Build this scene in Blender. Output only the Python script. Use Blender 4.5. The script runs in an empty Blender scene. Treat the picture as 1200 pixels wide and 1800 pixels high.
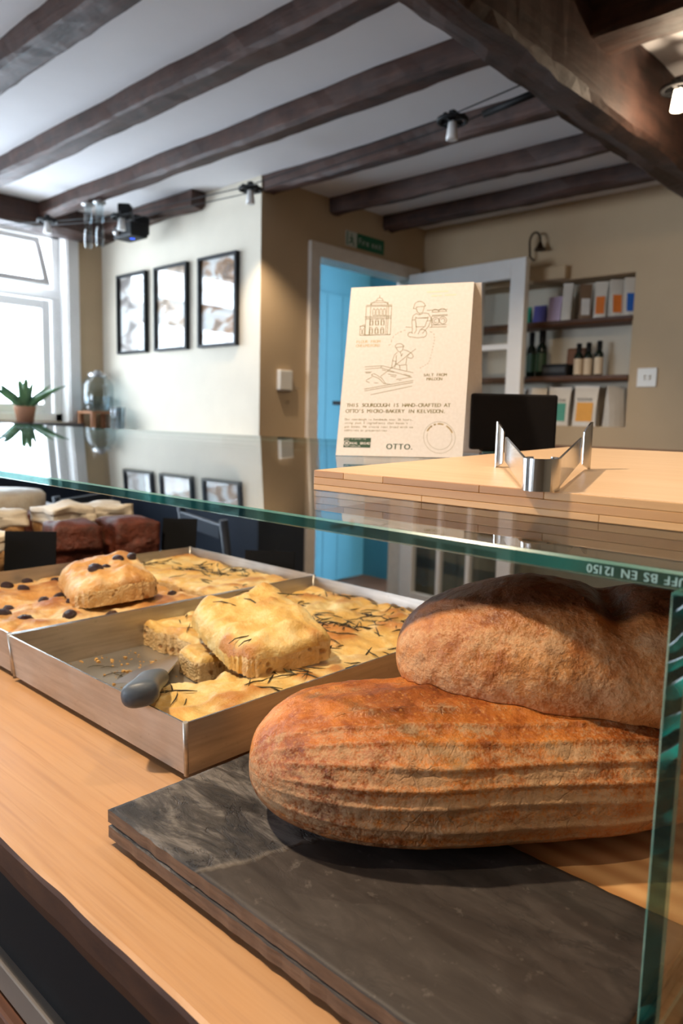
import bpy, bmesh, math, random
import numpy as np
from mathutils import Vector, Matrix, noise as mn
random.seed(7)
S = bpy.context.scene
C = bpy.context.collection
HC = 1.2                                   # camera height; z below is often written as HC + offset

# ------------------------------------------------------------------ camera
def cam_matrix():
    p, y, r = .12388154, .82258404, .02388868
    cp, sp, cr, sr = math.cos(p), math.sin(p), math.cos(r), math.sin(r)
    A = np.array([[cr, sr, 0], [-sr, cr, 0], [0, 0, 1]]) @ np.array([[1, 0, 0], [0, cp, sp], [0, -sp, cp]])
    X = -A @ np.array([-math.sin(y), 0, math.cos(y)]); Y = A @ np.array([math.cos(y), 0, math.sin(y)]); Z = A @ np.array([0, 1, 0.])
    M = np.array([X, Y, Z])
    r_, u_, w_ = M[:, 0], M[:, 1], M[:, 2]
    return Matrix(((r_[0], u_[0], -w_[0], 0), (r_[1], u_[1], -w_[1], 0), (r_[2], u_[2], -w_[2], HC), (0, 0, 0, 1)))
cam = bpy.data.cameras.new('camera'); cam_o = bpy.data.objects.new('camera', cam); C.objects.link(cam_o)
cam.sensor_fit = 'VERTICAL'; cam.sensor_height = 36; cam.lens = 26.0; cam.clip_start = .01; cam.clip_end = 60
cam_o.matrix_world = cam_matrix()
cam.dof.use_dof = True; cam.dof.focus_distance = .57; cam.dof.aperture_fstop = 9.0
S.camera = cam_o
# ------------------------------------------------------------------ world, large lights, exposure
w = bpy.data.worlds.new('overcast_sky'); S.world = w; w.use_nodes = True
bg = w.node_tree.nodes['Background']; bg.inputs[0].default_value = (.74, .86, 1.0, 1); bg.inputs[1].default_value = 18.5
S.view_settings.view_transform = 'Standard'; S.view_settings.look = 'None'; S.view_settings.gamma = 1
S.cycles.diffuse_bounces = 4; S.cycles.max_bounces = 10
S.view_settings.use_curve_mapping = False; S.view_settings.exposure = 0.0
def lamp(name, kind, loc, energy, color, target=None, size=.05, **k):
    l = bpy.data.lights.new(name, kind); l.energy = energy; l.color = color
    if kind == 'SPOT':
        l.shadow_soft_size = size; l.spot_size = math.radians(k.get('cone', 80)); l.spot_blend = k.get('blend', .6)
    elif kind == 'AREA':
        l.shape = 'RECTANGLE'; l.size = size; l.size_y = k.get('sy', size)
    else: l.shadow_soft_size = size
    if k.get('portal'): l.cycles.is_portal = True
    o = bpy.data.objects.new(name, l); C.objects.link(o); o.location = loc
    if target is not None:
        o.rotation_euler = (Vector(target) - Vector(loc)).to_track_quat('-Z', 'Y').to_euler()
    return o
# daylight portals in the two real window openings (window wall and street front)
lamp('window_portal', 'AREA', (-4.11, 1.05, 1.7), 1, (1, 1, 1), (0, 1.05, 1.7), 2.1, sy=1.05, portal=True)
lamp('front_window_portal', 'AREA', (-2.9, -2.98, 1.5), 1, (1, 1, 1), (-2.9, 0, 1.5), 1.8, sy=1.2, portal=True)
WARM = (1.0, .79, .56)
SPOTS = [(-.86, .05, 'left'), (.05, .20, 'right'), (-.55, .92, 'back')]
for (sx_, sy_, _), pw_, tg_ in zip(SPOTS, (74, 14, 14), ((-.42, .46, .93), (-.25, .42, .93), (-.5, .6, .93))):
    lamp('counter_spot', 'SPOT', (sx_, sy_, 2.14), pw_, WARM, tg_, .032 if _ == 'left' else .015, cone=125, blend=.7)

# ------------------------------------------------------------------ helpers
def obj(name, me, m=None, parent=None):
    o = bpy.data.objects.new(name, me); C.objects.link(o)
    if m is not None:
        for mm in (m if isinstance(m, (list, tuple)) else [m]): me.materials.append(mm)
    if parent is not None: o.parent = parent
    return o
def tag(o, label, cat, group=None):
    o['label'] = label; o['category'] = cat
    if group: o['group'] = group
    return o
def thing(name, label, cat, loc=(0, 0, 0), rz=0, group=None):
    o = bpy.data.objects.new(name, None); C.objects.link(o); o.empty_display_size = .05
    o.location = loc; o.rotation_euler = (0, 0, rz)
    return tag(o, label, cat, group)
def struct(o): o['kind'] = 'structure'; return o
def bm_mesh(bm, name='m', smooth=False):
    me = bpy.data.meshes.new(name); bm.normal_update(); bm.to_mesh(me); bm.free()
    if smooth:
        for p in me.polygons: p.use_smooth = True
    return me
def add_box(bm, x0, x1, y0, y1, z0, z1, mi=0):
    vs = [bm.verts.new((x, y, z)) for x in (x0, x1) for y in (y0, y1) for z in (z0, z1)]
    fs = []
    for f in ((0, 1, 3, 2), (4, 6, 7, 5), (0, 4, 5, 1), (2, 3, 7, 6), (0, 2, 6, 4), (1, 5, 7, 3)):
        fc = bm.faces.new([vs[i] for i in f]); fc.material_index = mi; fs.append(fc)
    return vs
def box(name, m, x0, x1, y0, y1, z0, z1, parent=None, bevel=0, seg=2):
    bm = bmesh.new(); add_box(bm, x0, x1, y0, y1, z0, z1)
    if bevel: bmesh.ops.bevel(bm, geom=bm.edges[:], offset=bevel, segments=seg, profile=.5, affect='EDGES')
    return obj(name, bm_mesh(bm, name), m, parent)
def boxes(name, m, lst, parent=None, bevel=0):
    bm = bmesh.new()
    for b in lst: add_box(bm, *b)
    if bevel: bmesh.ops.bevel(bm, geom=bm.edges[:], offset=bevel, segments=1, profile=.5, affect='EDGES')
    return obj(name, bm_mesh(bm, name), m, parent)
def add_tube(bm, pts, rad, n=10, cap=True, mi=0):
    pts = [Vector(p) for p in pts]; rads = rad if isinstance(rad, (list, tuple)) else [rad] * len(pts)
    rings = []; ref = None
    for i, p in enumerate(pts):
        t = (pts[min(i + 1, len(pts) - 1)] - pts[max(i - 1, 0)]).normalized()
        if ref is None: ref = t.orthogonal().normalized()
        ref = (ref - t * ref.dot(t)).normalized(); b = t.cross(ref)
        rings.append([bm.verts.new(p + (ref * math.cos(a) + b * math.sin(a)) * rads[i]) for a in [2 * math.pi * k / n for k in range(n)]])
    for a, b in zip(rings, rings[1:]):
        for k in range(n):
            f = bm.faces.new((a[k], a[(k + 1) % n], b[(k + 1) % n], b[k])); f.material_index = mi; f.smooth = True
    if cap:
        for r_, fl in ((rings[0], True), (rings[-1], False)):
            f = bm.faces.new(r_[::-1] if fl else r_); f.material_index = mi
def tube(name, m, pts, rad, parent=None, n=10, cap=True):
    bm = bmesh.new(); add_tube(bm, pts, rad, n, cap); return obj(name, bm_mesh(bm, name), m, parent)
def add_lathe(bm, prof, n=24, c=(0, 0, 0), mi=0, closed=False):
    rings = []
    for r_, z in prof:
        if r_ < 1e-6: rings.append([bm.verts.new((c[0], c[1], c[2] + z))])
        else: rings.append([bm.verts.new((c[0] + r_ * math.cos(2 * math.pi * k / n), c[1] + r_ * math.sin(2 * math.pi * k / n), c[2] + z)) for k in range(n)])
    for a, b in zip(rings, rings[1:]):
        for k in range(n):
            k2 = (k + 1) % n
            if len(a) == 1 and len(b) == 1: continue
            if len(a) == 1: f = bm.faces.new((a[0], b[k2], b[k]))
            elif len(b) == 1: f = bm.faces.new((a[k], a[k2], b[0]))
            else: f = bm.faces.new((a[k], a[k2], b[k2], b[k]))
            f.material_index = mi; f.smooth = True
def lathe(name, m, prof, c=(0, 0, 0), parent=None, n=24):
    bm = bmesh.new(); add_lathe(bm, prof, n, c); return obj(name, bm_mesh(bm, name), m, parent)
def prism(name, m, poly, z0, z1, parent=None, bevel=0):
    bm = bmesh.new()
    lo = [bm.verts.new((x, y, z0)) for x, y in poly]; hi = [bm.verts.new((x, y, z1)) for x, y in poly]
    n = len(poly); bm.faces.new(lo[::-1]); bm.faces.new(hi)
    for i in range(n): bm.faces.new((lo[i], lo[(i + 1) % n], hi[(i + 1) % n], hi[i]))
    bmesh.ops.recalc_face_normals(bm, faces=bm.faces[:])
    if bevel: bmesh.ops.bevel(bm, geom=bm.edges[:], offset=bevel, segments=2, profile=.5, affect='EDGES')
    return obj(name, bm_mesh(bm, name), m, parent)
def settle(th):          # parts modelled in room coordinates keep their place under a thing's empty
    for ch in th.children: ch.matrix_parent_inverse = th.matrix_basis.inverted()
    return th
def copy_tree(o, parent=None):
    c = o.copy(); C.objects.link(c)
    if parent is not None: c.parent = parent
    for ch in list(o.children): copy_tree(ch, c)
    return c
def pydata(name, vs, fs, m, parent=None, smooth=False):
    me = bpy.data.meshes.new(name); me.from_pydata(vs, [], fs); me.update()
    if smooth: me.polygons.foreach_set('use_smooth', [True] * len(me.polygons))
    return obj(name, me, m, parent)

# ------------------------------------------------------------------ materials
class NT:
    def __init__(s, name):
        s.m = bpy.data.materials.new(name); s.m.use_nodes = True; s.t = s.m.node_tree; s.t.nodes.clear()
        s.out = s.n('ShaderNodeOutputMaterial')
    def n(s, kind, **k):
        nd = s.t.nodes.new(kind)
        for a, b in k.items(): setattr(nd, a, b)
        return nd
    def l(s, a, b): s.t.links.new(a, b)
    def setin(s, nd, key, v):
        if v is None: return
        if hasattr(v, 'is_output'): s.l(v, nd.inputs[key])
        else: nd.inputs[key].default_value = v
    def coord(s, kind='Object', scale=(1, 1, 1), rot=(0, 0, 0)):
        tc = s.n('ShaderNodeTexCoord'); mp = s.n('ShaderNodeMapping'); mp.inputs['Scale'].default_value = scale; mp.inputs['Rotation'].default_value = rot
        s.l(tc.outputs[kind], mp.inputs['Vector']); return mp.outputs[0]
    def noise(s, vec, scale, detail=4, rough=.55, dist=0):
        nd = s.n('ShaderNodeTexNoise'); s.l(vec, nd.inputs['Vector'])
        nd.inputs['Scale'].default_value = scale; nd.inputs['Detail'].default_value = detail; nd.inputs['Roughness'].default_value = rough; nd.inputs['Distortion'].default_value = dist
        return nd.outputs['Fac']
    def vor(s, vec, scale, feature='F1', out='Distance', rand=1):
        nd = s.n('ShaderNodeTexVoronoi', feature=feature); s.l(vec, nd.inputs['Vector']); nd.inputs['Scale'].default_value = scale; nd.inputs['Randomness'].default_value = rand
        return nd.outputs[out]
    def wave(s, vec, scale, dist=2, detail=2, dscale=1, direction='X', kind='BANDS'):
        nd = s.n('ShaderNodeTexWave', wave_type=kind, bands_direction=direction); s.l(vec, nd.inputs['Vector'])
        for a, b in (('Scale', scale), ('Distortion', dist), ('Detail', detail), ('Detail Scale', dscale)): nd.inputs[a].default_value = b
        return nd.outputs['Fac']
    def ramp(s, fac, *stops):
        nd = s.n('ShaderNodeValToRGB'); s.l(fac, nd.inputs[0]); e = nd.color_ramp.elements
        while len(e) < len(stops): e.new(.5)
        for el, (p, c) in zip(e, stops):
            el.position = p; el.color = (*c, 1) if not isinstance(c, (int, float)) else (c, c, c, 1)
        return nd.outputs[0]
    def mix(s, fac, a, b, mode='MIX'):
        nd = s.n('ShaderNodeMix', data_type='RGBA', blend_type=mode)
        s.setin(nd, 0, fac); s.setin(nd, 6, (*a, 1) if isinstance(a, tuple) and len(a) == 3 else a); s.setin(nd, 7, (*b, 1) if isinstance(b, tuple) and len(b) == 3 else b)
        return nd.outputs[2]
    def math(s, op, a, b=None, c=None, clamp=False):
        nd = s.n('ShaderNodeMath', operation=op, use_clamp=clamp); s.setin(nd, 0, a); s.setin(nd, 1, b); s.setin(nd, 2, c); return nd.outputs[0]
    def attr(s, name): return s.n('ShaderNodeAttribute', attribute_name=name)
    def bump(s, h, strength=.3, dist=.002, normal=None):
        nd = s.n('ShaderNodeBump'); s.l(h, nd.inputs['Height']); nd.inputs['Strength'].default_value = strength; nd.inputs['Distance'].default_value = dist
        if normal is not None: s.l(normal, nd.inputs['Normal'])
        return nd.outputs[0]
    def pbr(s, col, rough=.5, metal=0, normal=None, spec=None, coat=None, trans=None, emit=None, estr=0, sss=None, sheen=None):
        p = s.n('ShaderNodeBsdfPrincipled')
        s.setin(p, 'Base Color', (*col, 1) if isinstance(col, tuple) else col); s.setin(p, 'Roughness', rough); s.setin(p, 'Metallic', metal)
        if normal is not None: s.l(normal, p.inputs['Normal'])
        if spec is not None: p.inputs['Specular IOR Level'].default_value = spec
        if coat is not None: p.inputs['Coat Weight'].default_value = coat; p.inputs['Coat Roughness'].default_value = .1
        if emit is not None: p.inputs['Emission Color'].default_value = (*emit, 1); p.inputs['Emission Strength'].default_value = estr
        if sss is not None: p.inputs['Subsurface Weight'].default_value = sss; p.inputs['Subsurface Radius'].default_value = (.01, .006, .003); p.inputs['Subsurface Scale'].default_value = .5
        s.l(p.outputs[0], s.out.inputs[0]); return s.m
def srgb(r, g, b): return tuple(((c / 255 + .055) / 1.055) ** 2.4 if c > 10 else c / 255 / 12.92 for c in (r, g, b))
def plain(name, col, rough=.5, metal=0, var=.06, scale=20, bump=0, **k):
    t = NT(name); v = t.coord(); n = t.noise(v, scale)
    c = t.ramp(n, (.3, tuple(max(0, x * (1 - var)) for x in col)), (.7, tuple(x * (1 + var) for x in col)))
    return t.pbr(c, rough, metal, t.bump(n, bump, .003) if bump else None, **k)
def wood(name, dark, light, axis=0, scale=1.0, rough=.5, rings=14, bump=.08, knots=False, stretch=14):
    t = NT(name); sc = [scale * 1.0] * 3; sc[axis] = scale / stretch
    v = t.coord(scale=tuple(sc)); n = t.noise(v, 9, 5, .6)
    wv = t.wave(v, rings, 3.5, 3, 1.2, 'Y' if axis != 1 else 'X')
    f = t.mix(.4, wv, n); f2 = t.noise(v, 60, 3)
    f = t.mix(.25, f, f2)
    c = t.ramp(f, (.2, dark), (.75, light))
    if knots:
        kv = t.coord(scale=(5, 9, 9)); d = t.vor(kv, 1.0); k = t.ramp(d, (.02, 1.0), (.09, 0.0))
        c = t.mix(k, c, tuple(x * .35 for x in dark))
    return t.pbr(c, rough, 0, t.bump(f, bump, .001))
def glass_mat(name, tint=(.97, .985, .98), boost=1.0, rough=0.0):
    # thin clear pane: lets light straight through and reflects by Fresnel on both faces
    t = NT(name); g = t.n('ShaderNodeNewGeometry'); ior = t.math('MULTIPLY_ADD', g.outputs['Backfacing'], 1 / 1.5 - 1.5, 1.5)
    fr = t.n('ShaderNodeFresnel'); t.l(ior, fr.inputs[0]); fac = t.math('MULTIPLY', fr.outputs[0], boost, clamp=True)
    a = t.n('ShaderNodeBsdfTransparent'); a.inputs[0].default_value = (*tint, 1); b = t.n('ShaderNodeBsdfGlossy'); b.inputs['Roughness'].default_value = rough
    mx = t.n('ShaderNodeMixShader'); t.l(fac, mx.inputs[0]); t.l(a.outputs[0], mx.inputs[1]); t.l(b.outputs[0], mx.inputs[2]); t.l(mx.outputs[0], t.out.inputs[0])
    return t.m
def emit_mat(name, col, s):
    t = NT(name); return t.pbr(col, .4, emit=col, estr=s)
M = {}
M['wall_tan'] = plain('tan_wall_paint', srgb(192, 168, 136), .85, var=.03, scale=6, bump=.05)
M['wall_cream'] = plain('cream_wall_paint', srgb(214, 205, 188), .8, var=.03, scale=6, bump=.05)
M['ceiling'] = plain('ceiling_plaster', srgb(226, 224, 226), .9, var=.02, scale=5, bump=.08)
M['white'] = plain('white_gloss_paint', srgb(232, 230, 228), .35, var=.02)
M['whitep'] = plain('white_plastic', srgb(235, 232, 225), .4, var=.01)
M['teal'] = plain('teal_wall_paint', srgb(58, 118, 138), .6, var=.05, scale=4)
M['navy'] = plain('dark_dado_paint', srgb(38, 46, 58), .5, var=.08, scale=5)
M['black'] = plain('matt_black', (.008, .008, .009), .55, var=.1, spec=.25)
M['blackcard'] = plain('black_card', (.005, .005, .006), .8, var=.1, spec=.15)
M['beam'] = None
t = NT('dark_oak_beam'); v = t.coord(scale=(.5, 6, 6)); n1 = t.noise(v, 5, 6, .65); n2 = t.noise(t.coord(), 14, 5, .6)
M['beam'] = t.pbr(t.mix(.35, t.ramp(n1, (.3, srgb(26, 16, 13)), (.7, srgb(78, 46, 34))), t.ramp(n2, (.3, srgb(30, 20, 18)), (.7, srgb(100, 68, 54)))), .62, 0, t.bump(t.mix(.5, n1, n2), .7, .01))
t = NT('dark_oak_girder'); v = t.coord(scale=(6, .5, 6)); n1 = t.noise(v, 5, 6, .65); n2 = t.noise(t.coord(), 12, 5, .6)
M['girder'] = t.pbr(t.mix(.35, t.ramp(n1, (.3, srgb(28, 18, 16)), (.7, srgb(78, 52, 43))), t.ramp(n2, (.3, srgb(30, 20, 18)), (.7, srgb(96, 66, 54)))), .62, 0, t.bump(t.mix(.5, n1, n2), .7, .01))
M['pine'] = wood('pine_plank', srgb(190, 138, 84), srgb(226, 180, 124), 0, 2.2, .45, 16, .06)
M['pine_dark'] = wood('stained_pine', srgb(84, 48, 26), srgb(124, 78, 44), 0, 2.0, .5, 12, .15)
M['floor'] = wood('floor_boards', srgb(70, 46, 32), srgb(110, 76, 52), 0, 1.5, .5, 10)
M['shelf_wood'] = wood('rustic_shelf_wood', srgb(66, 40, 26), srgb(120, 78, 50), 0, 3, .6, 8)
M['rail_wood'] = wood('oak_rail', srgb(104, 66, 40), srgb(150, 100, 64), 0, 3, .5, 8)
M['board_wood'] = wood('serving_board_wood', srgb(150, 96, 52), srgb(204, 146, 88), 0, 3, .5, 9, .1)
M['glass'] = glass_mat('clear_glass', (.965, .985, .98))
M['pane'] = glass_mat('window_glass', (.98, .99, .99))
M['dglass'] = glass_mat('drink_glass', (.86, .93, .96), 1.6)
M['chrome'] = plain('polished_steel', (.62, .61, .60), .16, 1, var=.1, scale=30)
M['steel'] = plain('dull_steel', (.45, .44, .43), .35, 1, var=.08, scale=30)

# ================================================================== the room
XW, YP, XD, YB = -4.13, 2.32, -2.70, 3.56      # window wall, picture wall, door wall, back wall
CZ = 2.30
floor = struct(box('floor', M['floor'], XW - .3, 2.7, -3.1, 4.6, -.05, 0))
ceil = struct(box('ceiling', M['ceiling'], XW - .3, 2.7, -3.1, 4.6, CZ, CZ + .05))
# window wall with an opening y 0 .. 2.13, z 1.15 .. 2.2
WY0, WY1, WZ0, WZ1 = 0.0, 2.10, 1.15, 2.22
struct(boxes('wall_left', M['wall_tan'], [(XW - .3, XW, -3.0, WY0, 0, CZ), (XW - .3, XW, WY1, YP + .3, 0, CZ), (XW - .3, XW, WY0, WY1, 0, WZ0), (XW - .3, XW, WY0, WY1, WZ1, CZ)]))
struct(box('wall_picture', M['wall_cream'], XW, XD - .001, YP, YP + .12, 0, CZ))
# the end of the picture wall turns into the door wall (x = XD) with a doorway
DY0, DY1, DZ = 2.69, 3.44, 2.0
struct(boxes('wall_door', M['wall_tan'], [(XD - .098, XD - .0005, YP + .001, DY0 - .02, 0, CZ), (XD - .098, XD, DY1 + .02, YB, 0, CZ), (XD - .098, XD, DY0 - .02, DY1 + .02, DZ + .02, CZ)]))
NX0, NX1, NZ0, NZ1, ND = -2.42, -1.452, 1.197, 1.925, .16
struct(boxes('wall_back', M['wall_tan'], [(XD - .1, NX0, YB, YB + .3, 0, CZ), (NX1, 2.6, YB, YB + .3, 0, CZ), (NX0, NX1, YB, YB + .3, 0, NZ0), (NX0, NX1, YB, YB + .3, NZ1, CZ)]))
struct(box('wall_niche', M['wall_cream'], NX0, NX1, YB + ND, YB + .3, NZ0, NZ1))
struct(box('wall_right', M['wall_tan'], 2.6, 2.7, -3.0, YB + .3, 0, CZ))
FX0, FX1, FZ0, FZ1 = -3.8, -2.0, .9, 2.1
struct(boxes('wall_front', M['wall_tan'], [(XW - .3, FX0, -3.1, -3.0, 0, CZ), (FX1, 2.7, -3.1, -3.0, 0, CZ), (FX0, FX1, -3.1, -3.0, 0, FZ0), (FX0, FX1, -3.1, -3.0, FZ1, CZ)]))
wf = struct(boxes('window_2', M['white'], [(FX0, FX1, -3.08, -3.02, FZ0, FZ0 + .06), (FX0, FX1, -3.08, -3.02, FZ1 - .06, FZ1), (FX0, FX0 + .06, -3.08, -3.02, FZ0, FZ1), (FX1 - .06, FX1, -3.08, -3.02, FZ0, FZ1), (-2.94, -2.86, -3.08, -3.02, FZ0, FZ1)]))
# lobby behind the doorway
LX = -3.75
struct(box('wall_lobby', M['teal'], LX - .05, LX, YP + .12, 4.6, 0, CZ))
struct(box('wall_lobby_side', M['teal'], LX, XD - .1, YP + .12, YP + .17, 0, CZ))
struct(box('wall_lobby_end', M['teal'], LX, XD - .1, 4.3, 4.35, 0, CZ))
lamp('lobby_lamp', 'POINT', (-3.1, 3.1, 2.15), 5, (.84, .94, 1.0), size=.08)

# ceiling beams (pieces of the ceiling), hewn edges
def hewn(name, m, x0, x1, y0, y1, z0, z1, parent, amp=.006, step=.06):
    ax = 0 if (x1 - x0) > (y1 - y0) else 1
    L = (x1 - x0) if ax == 0 else (y1 - y0); n = max(4, int(L / step)); sec = []
    a0, a1 = (y0, y1) if ax == 0 else (x0, x1); c = .012
    prof = [(a0, z1), (a0, z0 + c), (a0 + c, z0), ((a0 + a1) / 2, z0), (a1 - c, z0), (a1, z0 + c), (a1, z1)]
    vs = []; fs = []; k = len(prof); sd = x0 * 7 + y0 * 13
    for i in range(n + 1):
        p = (x0 if ax == 0 else y0) + L * i / n
        for j, (a, z) in enumerate(prof):
            d = Vector((mn.noise(Vector((p * 3, j * 1.7, sd))), mn.noise(Vector((p * 3 + 40, j * 2.3, sd))), 0)) * amp * 1.6 + Vector((mn.noise(Vector((p * 14, j * 3.1, sd))), mn.noise(Vector((p * 14 + 9, j, sd))), 0)) * amp * .6
            aa = a + d.x; zz = z + (d.y if z < z1 else 0)
            vs.append((p, aa, zz) if ax == 0 else (aa, p, zz))
    for i in range(n):
        for j in range(k - 1):
            q = (i * k + j, i * k + j + 1, (i + 1) * k + j + 1, (i + 1) * k + j); fs.append(q if ax == 0 else q[::-1])
    fs.append(tuple(range(k))); fs.append(tuple(n * k + j for j in range(k))[::-1])
    return pydata(name, vs, fs, m, parent)
GX0, GX1 = -1.085, -.955
beams = [(XW, 1.010, 1.105), (XW, 1.435, 1.530), (XW + .02, 1.865, 1.950), (XD, 2.330, 2.405), (XD, 2.765, 2.835), (XD, 3.185, 3.265)]
for i, (xs, y0, y1) in enumerate(beams):
    hewn('beam', M['beam'], xs, GX0 + .01, y0, y1, 2.225, CZ, ceil)
for y0, y1 in ((1.93, 2.07), (2.52, 2.64), (3.05, 3.16), (1.2, 1.35), (.6, .75)):
    hewn('beam', M['beam'], GX1 - .01, 2.6, y0, y1, 2.2, CZ, ceil)
for y0, y1 in ((.58, .68), (.15, .25), (-.3, -.2), (-.8, -.7), (-1.3, -1.2)):
    hewn('beam', M['beam'], XW, GX0 + .01, y0, y1, 2.225, CZ, ceil)
hewn('girder', M['girder'], GX0, GX1, -3.0, YB, 2.07, CZ, ceil, .01)
hewn('wall_plate_beam', M['girder'], XW + .004, XW + .17, .2, YP - .005, 2.18, CZ, ceil, .012)
hewn('wall_plate_beam', M['beam'], -4.05, -3.12, YP - .09, YP - .004, 2.215, CZ - .005, ceil, .01)

# dado, rail and ledge
struct(box('trim_1', M['navy'], XW + .001, XD - .002, YP - .012, YP, 0, 1.07))
struct(box('trim_2', M['navy'], XD, XD + .012, YP - .012, DY0 - .07, 0, 1.06))
struct(box('trim_3', M['rail_wood'], XD, XD + .022, YP - .02, DY0 - .07, 1.06, 1.098, bevel=.004))
struct(box('trim_4', plain('sage_dado_paint', srgb(120, 116, 98), .6), XD + .03, 2.59, YB - .012, YB, 0, 1.06))
struct(box('trim_5', M['rail_wood'], XD + .03, 2.59, YB - .025, YB, 1.06, 1.098, bevel=.004))
struct(box('trim_6', M['white'], XW + .001, XD - .03, YP - .2, YP - .001, 1.085, 1.115, bevel=.004))
struct(box('trim_7', M['navy'], XW, XW + .012, -2.9, YP, 0, 1.08))
# doorway architrave
M['archi'] = plain('architrave_paint', srgb(224, 216, 206), .4)
struct(boxes('trim_8', M['archi'], [(XD - .1, XD + .022, DY0 - .065, DY0, 0, DZ + .065), (XD - .1, XD + .022, DY1, DY1 + .065, 0, DZ + .065), (XD - .1, XD + .0225, DY0 - .066, DY1 + .066, DZ + .0655, DZ + .068), (XD - .1, XD + .022, DY0 + .0005, DY1 - .0005, DZ, DZ + .065)]))

# ------------------------------------------------------------------ window_1
win = struct(boxes('window_1', M['white'], [(XW - .14, XW - .08, WY0, WY1, WZ0, WZ0 + .05), (XW - .14, XW - .08, WY0, WY1, WZ1 - .04, WZ1), (XW - .14, XW - .08, WY1 - .05, WY1, WZ0, WZ1), (XW - .14, XW - .08, WY0, WY0 + .05, WZ0, WZ1),
    (XW - .15, XW - .075, WY0, WY1, 1.845, 1.905), (XW - .14, XW - .08, 1.02, 1.08, WZ0, WZ1)], bevel=.006))
boxes('window_lining', M['white'], [(XW - .3, XW - .001, WY1 - .004, WY1 + .0, WZ0, WZ1), (XW - .3, XW - .001, WY0, WY1, WZ1 - .004, WZ1)], win)
boxes('casement_frame', M['white'], [(XW - .13, XW - .09, 1.10, 1.14, 1.2, 1.84), (XW - .13, XW - .09, 1.99, 2.04, 1.2, 1.84), (XW - .13, XW - .09, 1.14, 1.99, 1.2, 1.25), (XW - .13, XW - .09, 1.14, 1.99, 1.79, 1.84)], win, .004)
box('pane', M['pane'], XW - .113, XW - .107, 1.13, 2.0, 1.24, 1.80, win)
box('pane', M['pane'], XW - .113, XW - .107, .05, 1.02, 1.2, 1.845, win)
# top hung fanlight tilted open into the room
fl = boxes('fanlight_frame', M['white'], [(-.02, .02, -.46, -.425, -.30, 0), (-.02, .02, .425, .46, -.30, 0), (-.02, .02, -.425, .425, -.035, 0), (-.02, .02, -.425, .425, -.30, -.265)], win, .003)
fl.location = (XW - .09, 1.52, 2.17); fl.rotation_euler = (0, math.radians(-24), 0)
g = box('pane', M['pane'], -.003, .003, -.43, .43, -.27, -.03, fl)
sill = struct(box('trim_9', plain('dark_sill', srgb(62, 56, 54), .4), XW - .07, XW + .16, WY0 - .05, YP - .21, 1.112, 1.145, bevel=.006))
struct(boxes('trim_10', M['white'], [(XW, XW + .012, WY1 + .002, WY1 + .07, WZ0, CZ - .1)], bevel=.003))

# ================================================================== display counter
case = thing('display_counter', 'glass topped bakery display counter with a thick pine plank shelf', 'counter', (-.9, .7, 0))
PZ = HC - .305
# wavy-fronted pine plank
nx = 700; x0, x1 = -3.0, .35; vs = []; fs = []
prof = [(1, 0.), (.5, 0), (.06, 0), (.03, 0), (.004, -.0003), (.001, -.0015), (.0, -.005), (.0, -.022), (.003, -.033), (.01, -.036), (.5, -.036), (1, -.036)]
for i in range(nx + 1):
    x = x0 + (x1 - x0) * i / nx
    e = .2035 + .0014 * mn.noise(Vector((x * 5, 3, 0))) + .0006 * mn.noise(Vector((x * 24, 9, 0)))
    for j, (d, z) in enumerate(prof):
        y = e + d * (.66 if d >= .4 else 1)
        vs.append((x, y, PZ + z + (.0012 * mn.noise(Vector((x * 20, j, 4))) if 4 < j < 9 else 0)))
k = len(prof)
for i in range(nx):
    for j in range(k - 1): fs.append((i * k + j, i * k + j + 1, (i + 1) * k + j + 1, (i + 1) * k + j))
fs += [tuple(range(k))[::-1], tuple(nx * k + j for j in range(k))]
t = NT('pine_plank'); v = t.coord(scale=(.16, 1, 1)); big = t.noise(v, 3, 2)
vv = t.coord(scale=(.035, 1, 1)); wv = t.noise(t.coord(scale=(.015, 1, 1)), 110, 2, .5); fine = t.noise(t.coord(scale=(.03, 1, 1)), 190, 3); patch = t.noise(t.coord(), 7, 3)
f_ = t.mix(.45, t.mix(.6, wv, fine), big)
c = t.ramp(f_, (.36, srgb(168, 124, 86)), (.5, srgb(192, 148, 106)), (.64, srgb(204, 162, 120)))
c = t.mix(t.ramp(patch, (.45, 0.), (.75, .45)), c, srgb(206, 152, 100)); c = t.mix(t.ramp(fine, (.56, 0.), (.68, .35)), c, srgb(158, 112, 74))
kv = t.coord(scale=(7, 12, 3)); kd = t.vor(kv, 1.); kk = t.ramp(kd, (.02, .8), (.055, 0.)); c = t.mix(kk, c, srgb(150, 92, 54))
M['plank'] = t.pbr(c, t.ramp(fine, (.3, .34), (.7, .48)), 0, t.bump(f_, .12, .001))
t = NT('stained_shaded_plank_edge')    # rough front edge: unlit shade painted in with a dark stain, pale scratches
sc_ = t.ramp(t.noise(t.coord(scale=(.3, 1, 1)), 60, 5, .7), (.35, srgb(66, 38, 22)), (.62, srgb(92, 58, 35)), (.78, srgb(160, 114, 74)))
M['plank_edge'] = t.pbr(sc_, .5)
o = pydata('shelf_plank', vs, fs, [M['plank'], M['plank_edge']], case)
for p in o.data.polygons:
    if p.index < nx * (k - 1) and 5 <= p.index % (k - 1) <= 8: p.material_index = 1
box('black_panel', M['black'], -3.0, .35, .222, .24, PZ - .126, PZ - .036, case)
box('grey_strip', plain('grey_metal_strip', srgb(150, 140, 130), .35, .3), -3.0, .35, .214, .24, PZ - .152, PZ - .126, case, .002)
M['clad'] = wood('brown_cladding', srgb(76, 44, 28), srgb(112, 70, 46), 0, 2.5, .5, 9)
zz = PZ - .154
while zz > .1:
    box('cladding_board', M['clad'], -3.0, .35, .206, .235, zz - .068, zz, case, .003); zz -= .070
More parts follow.
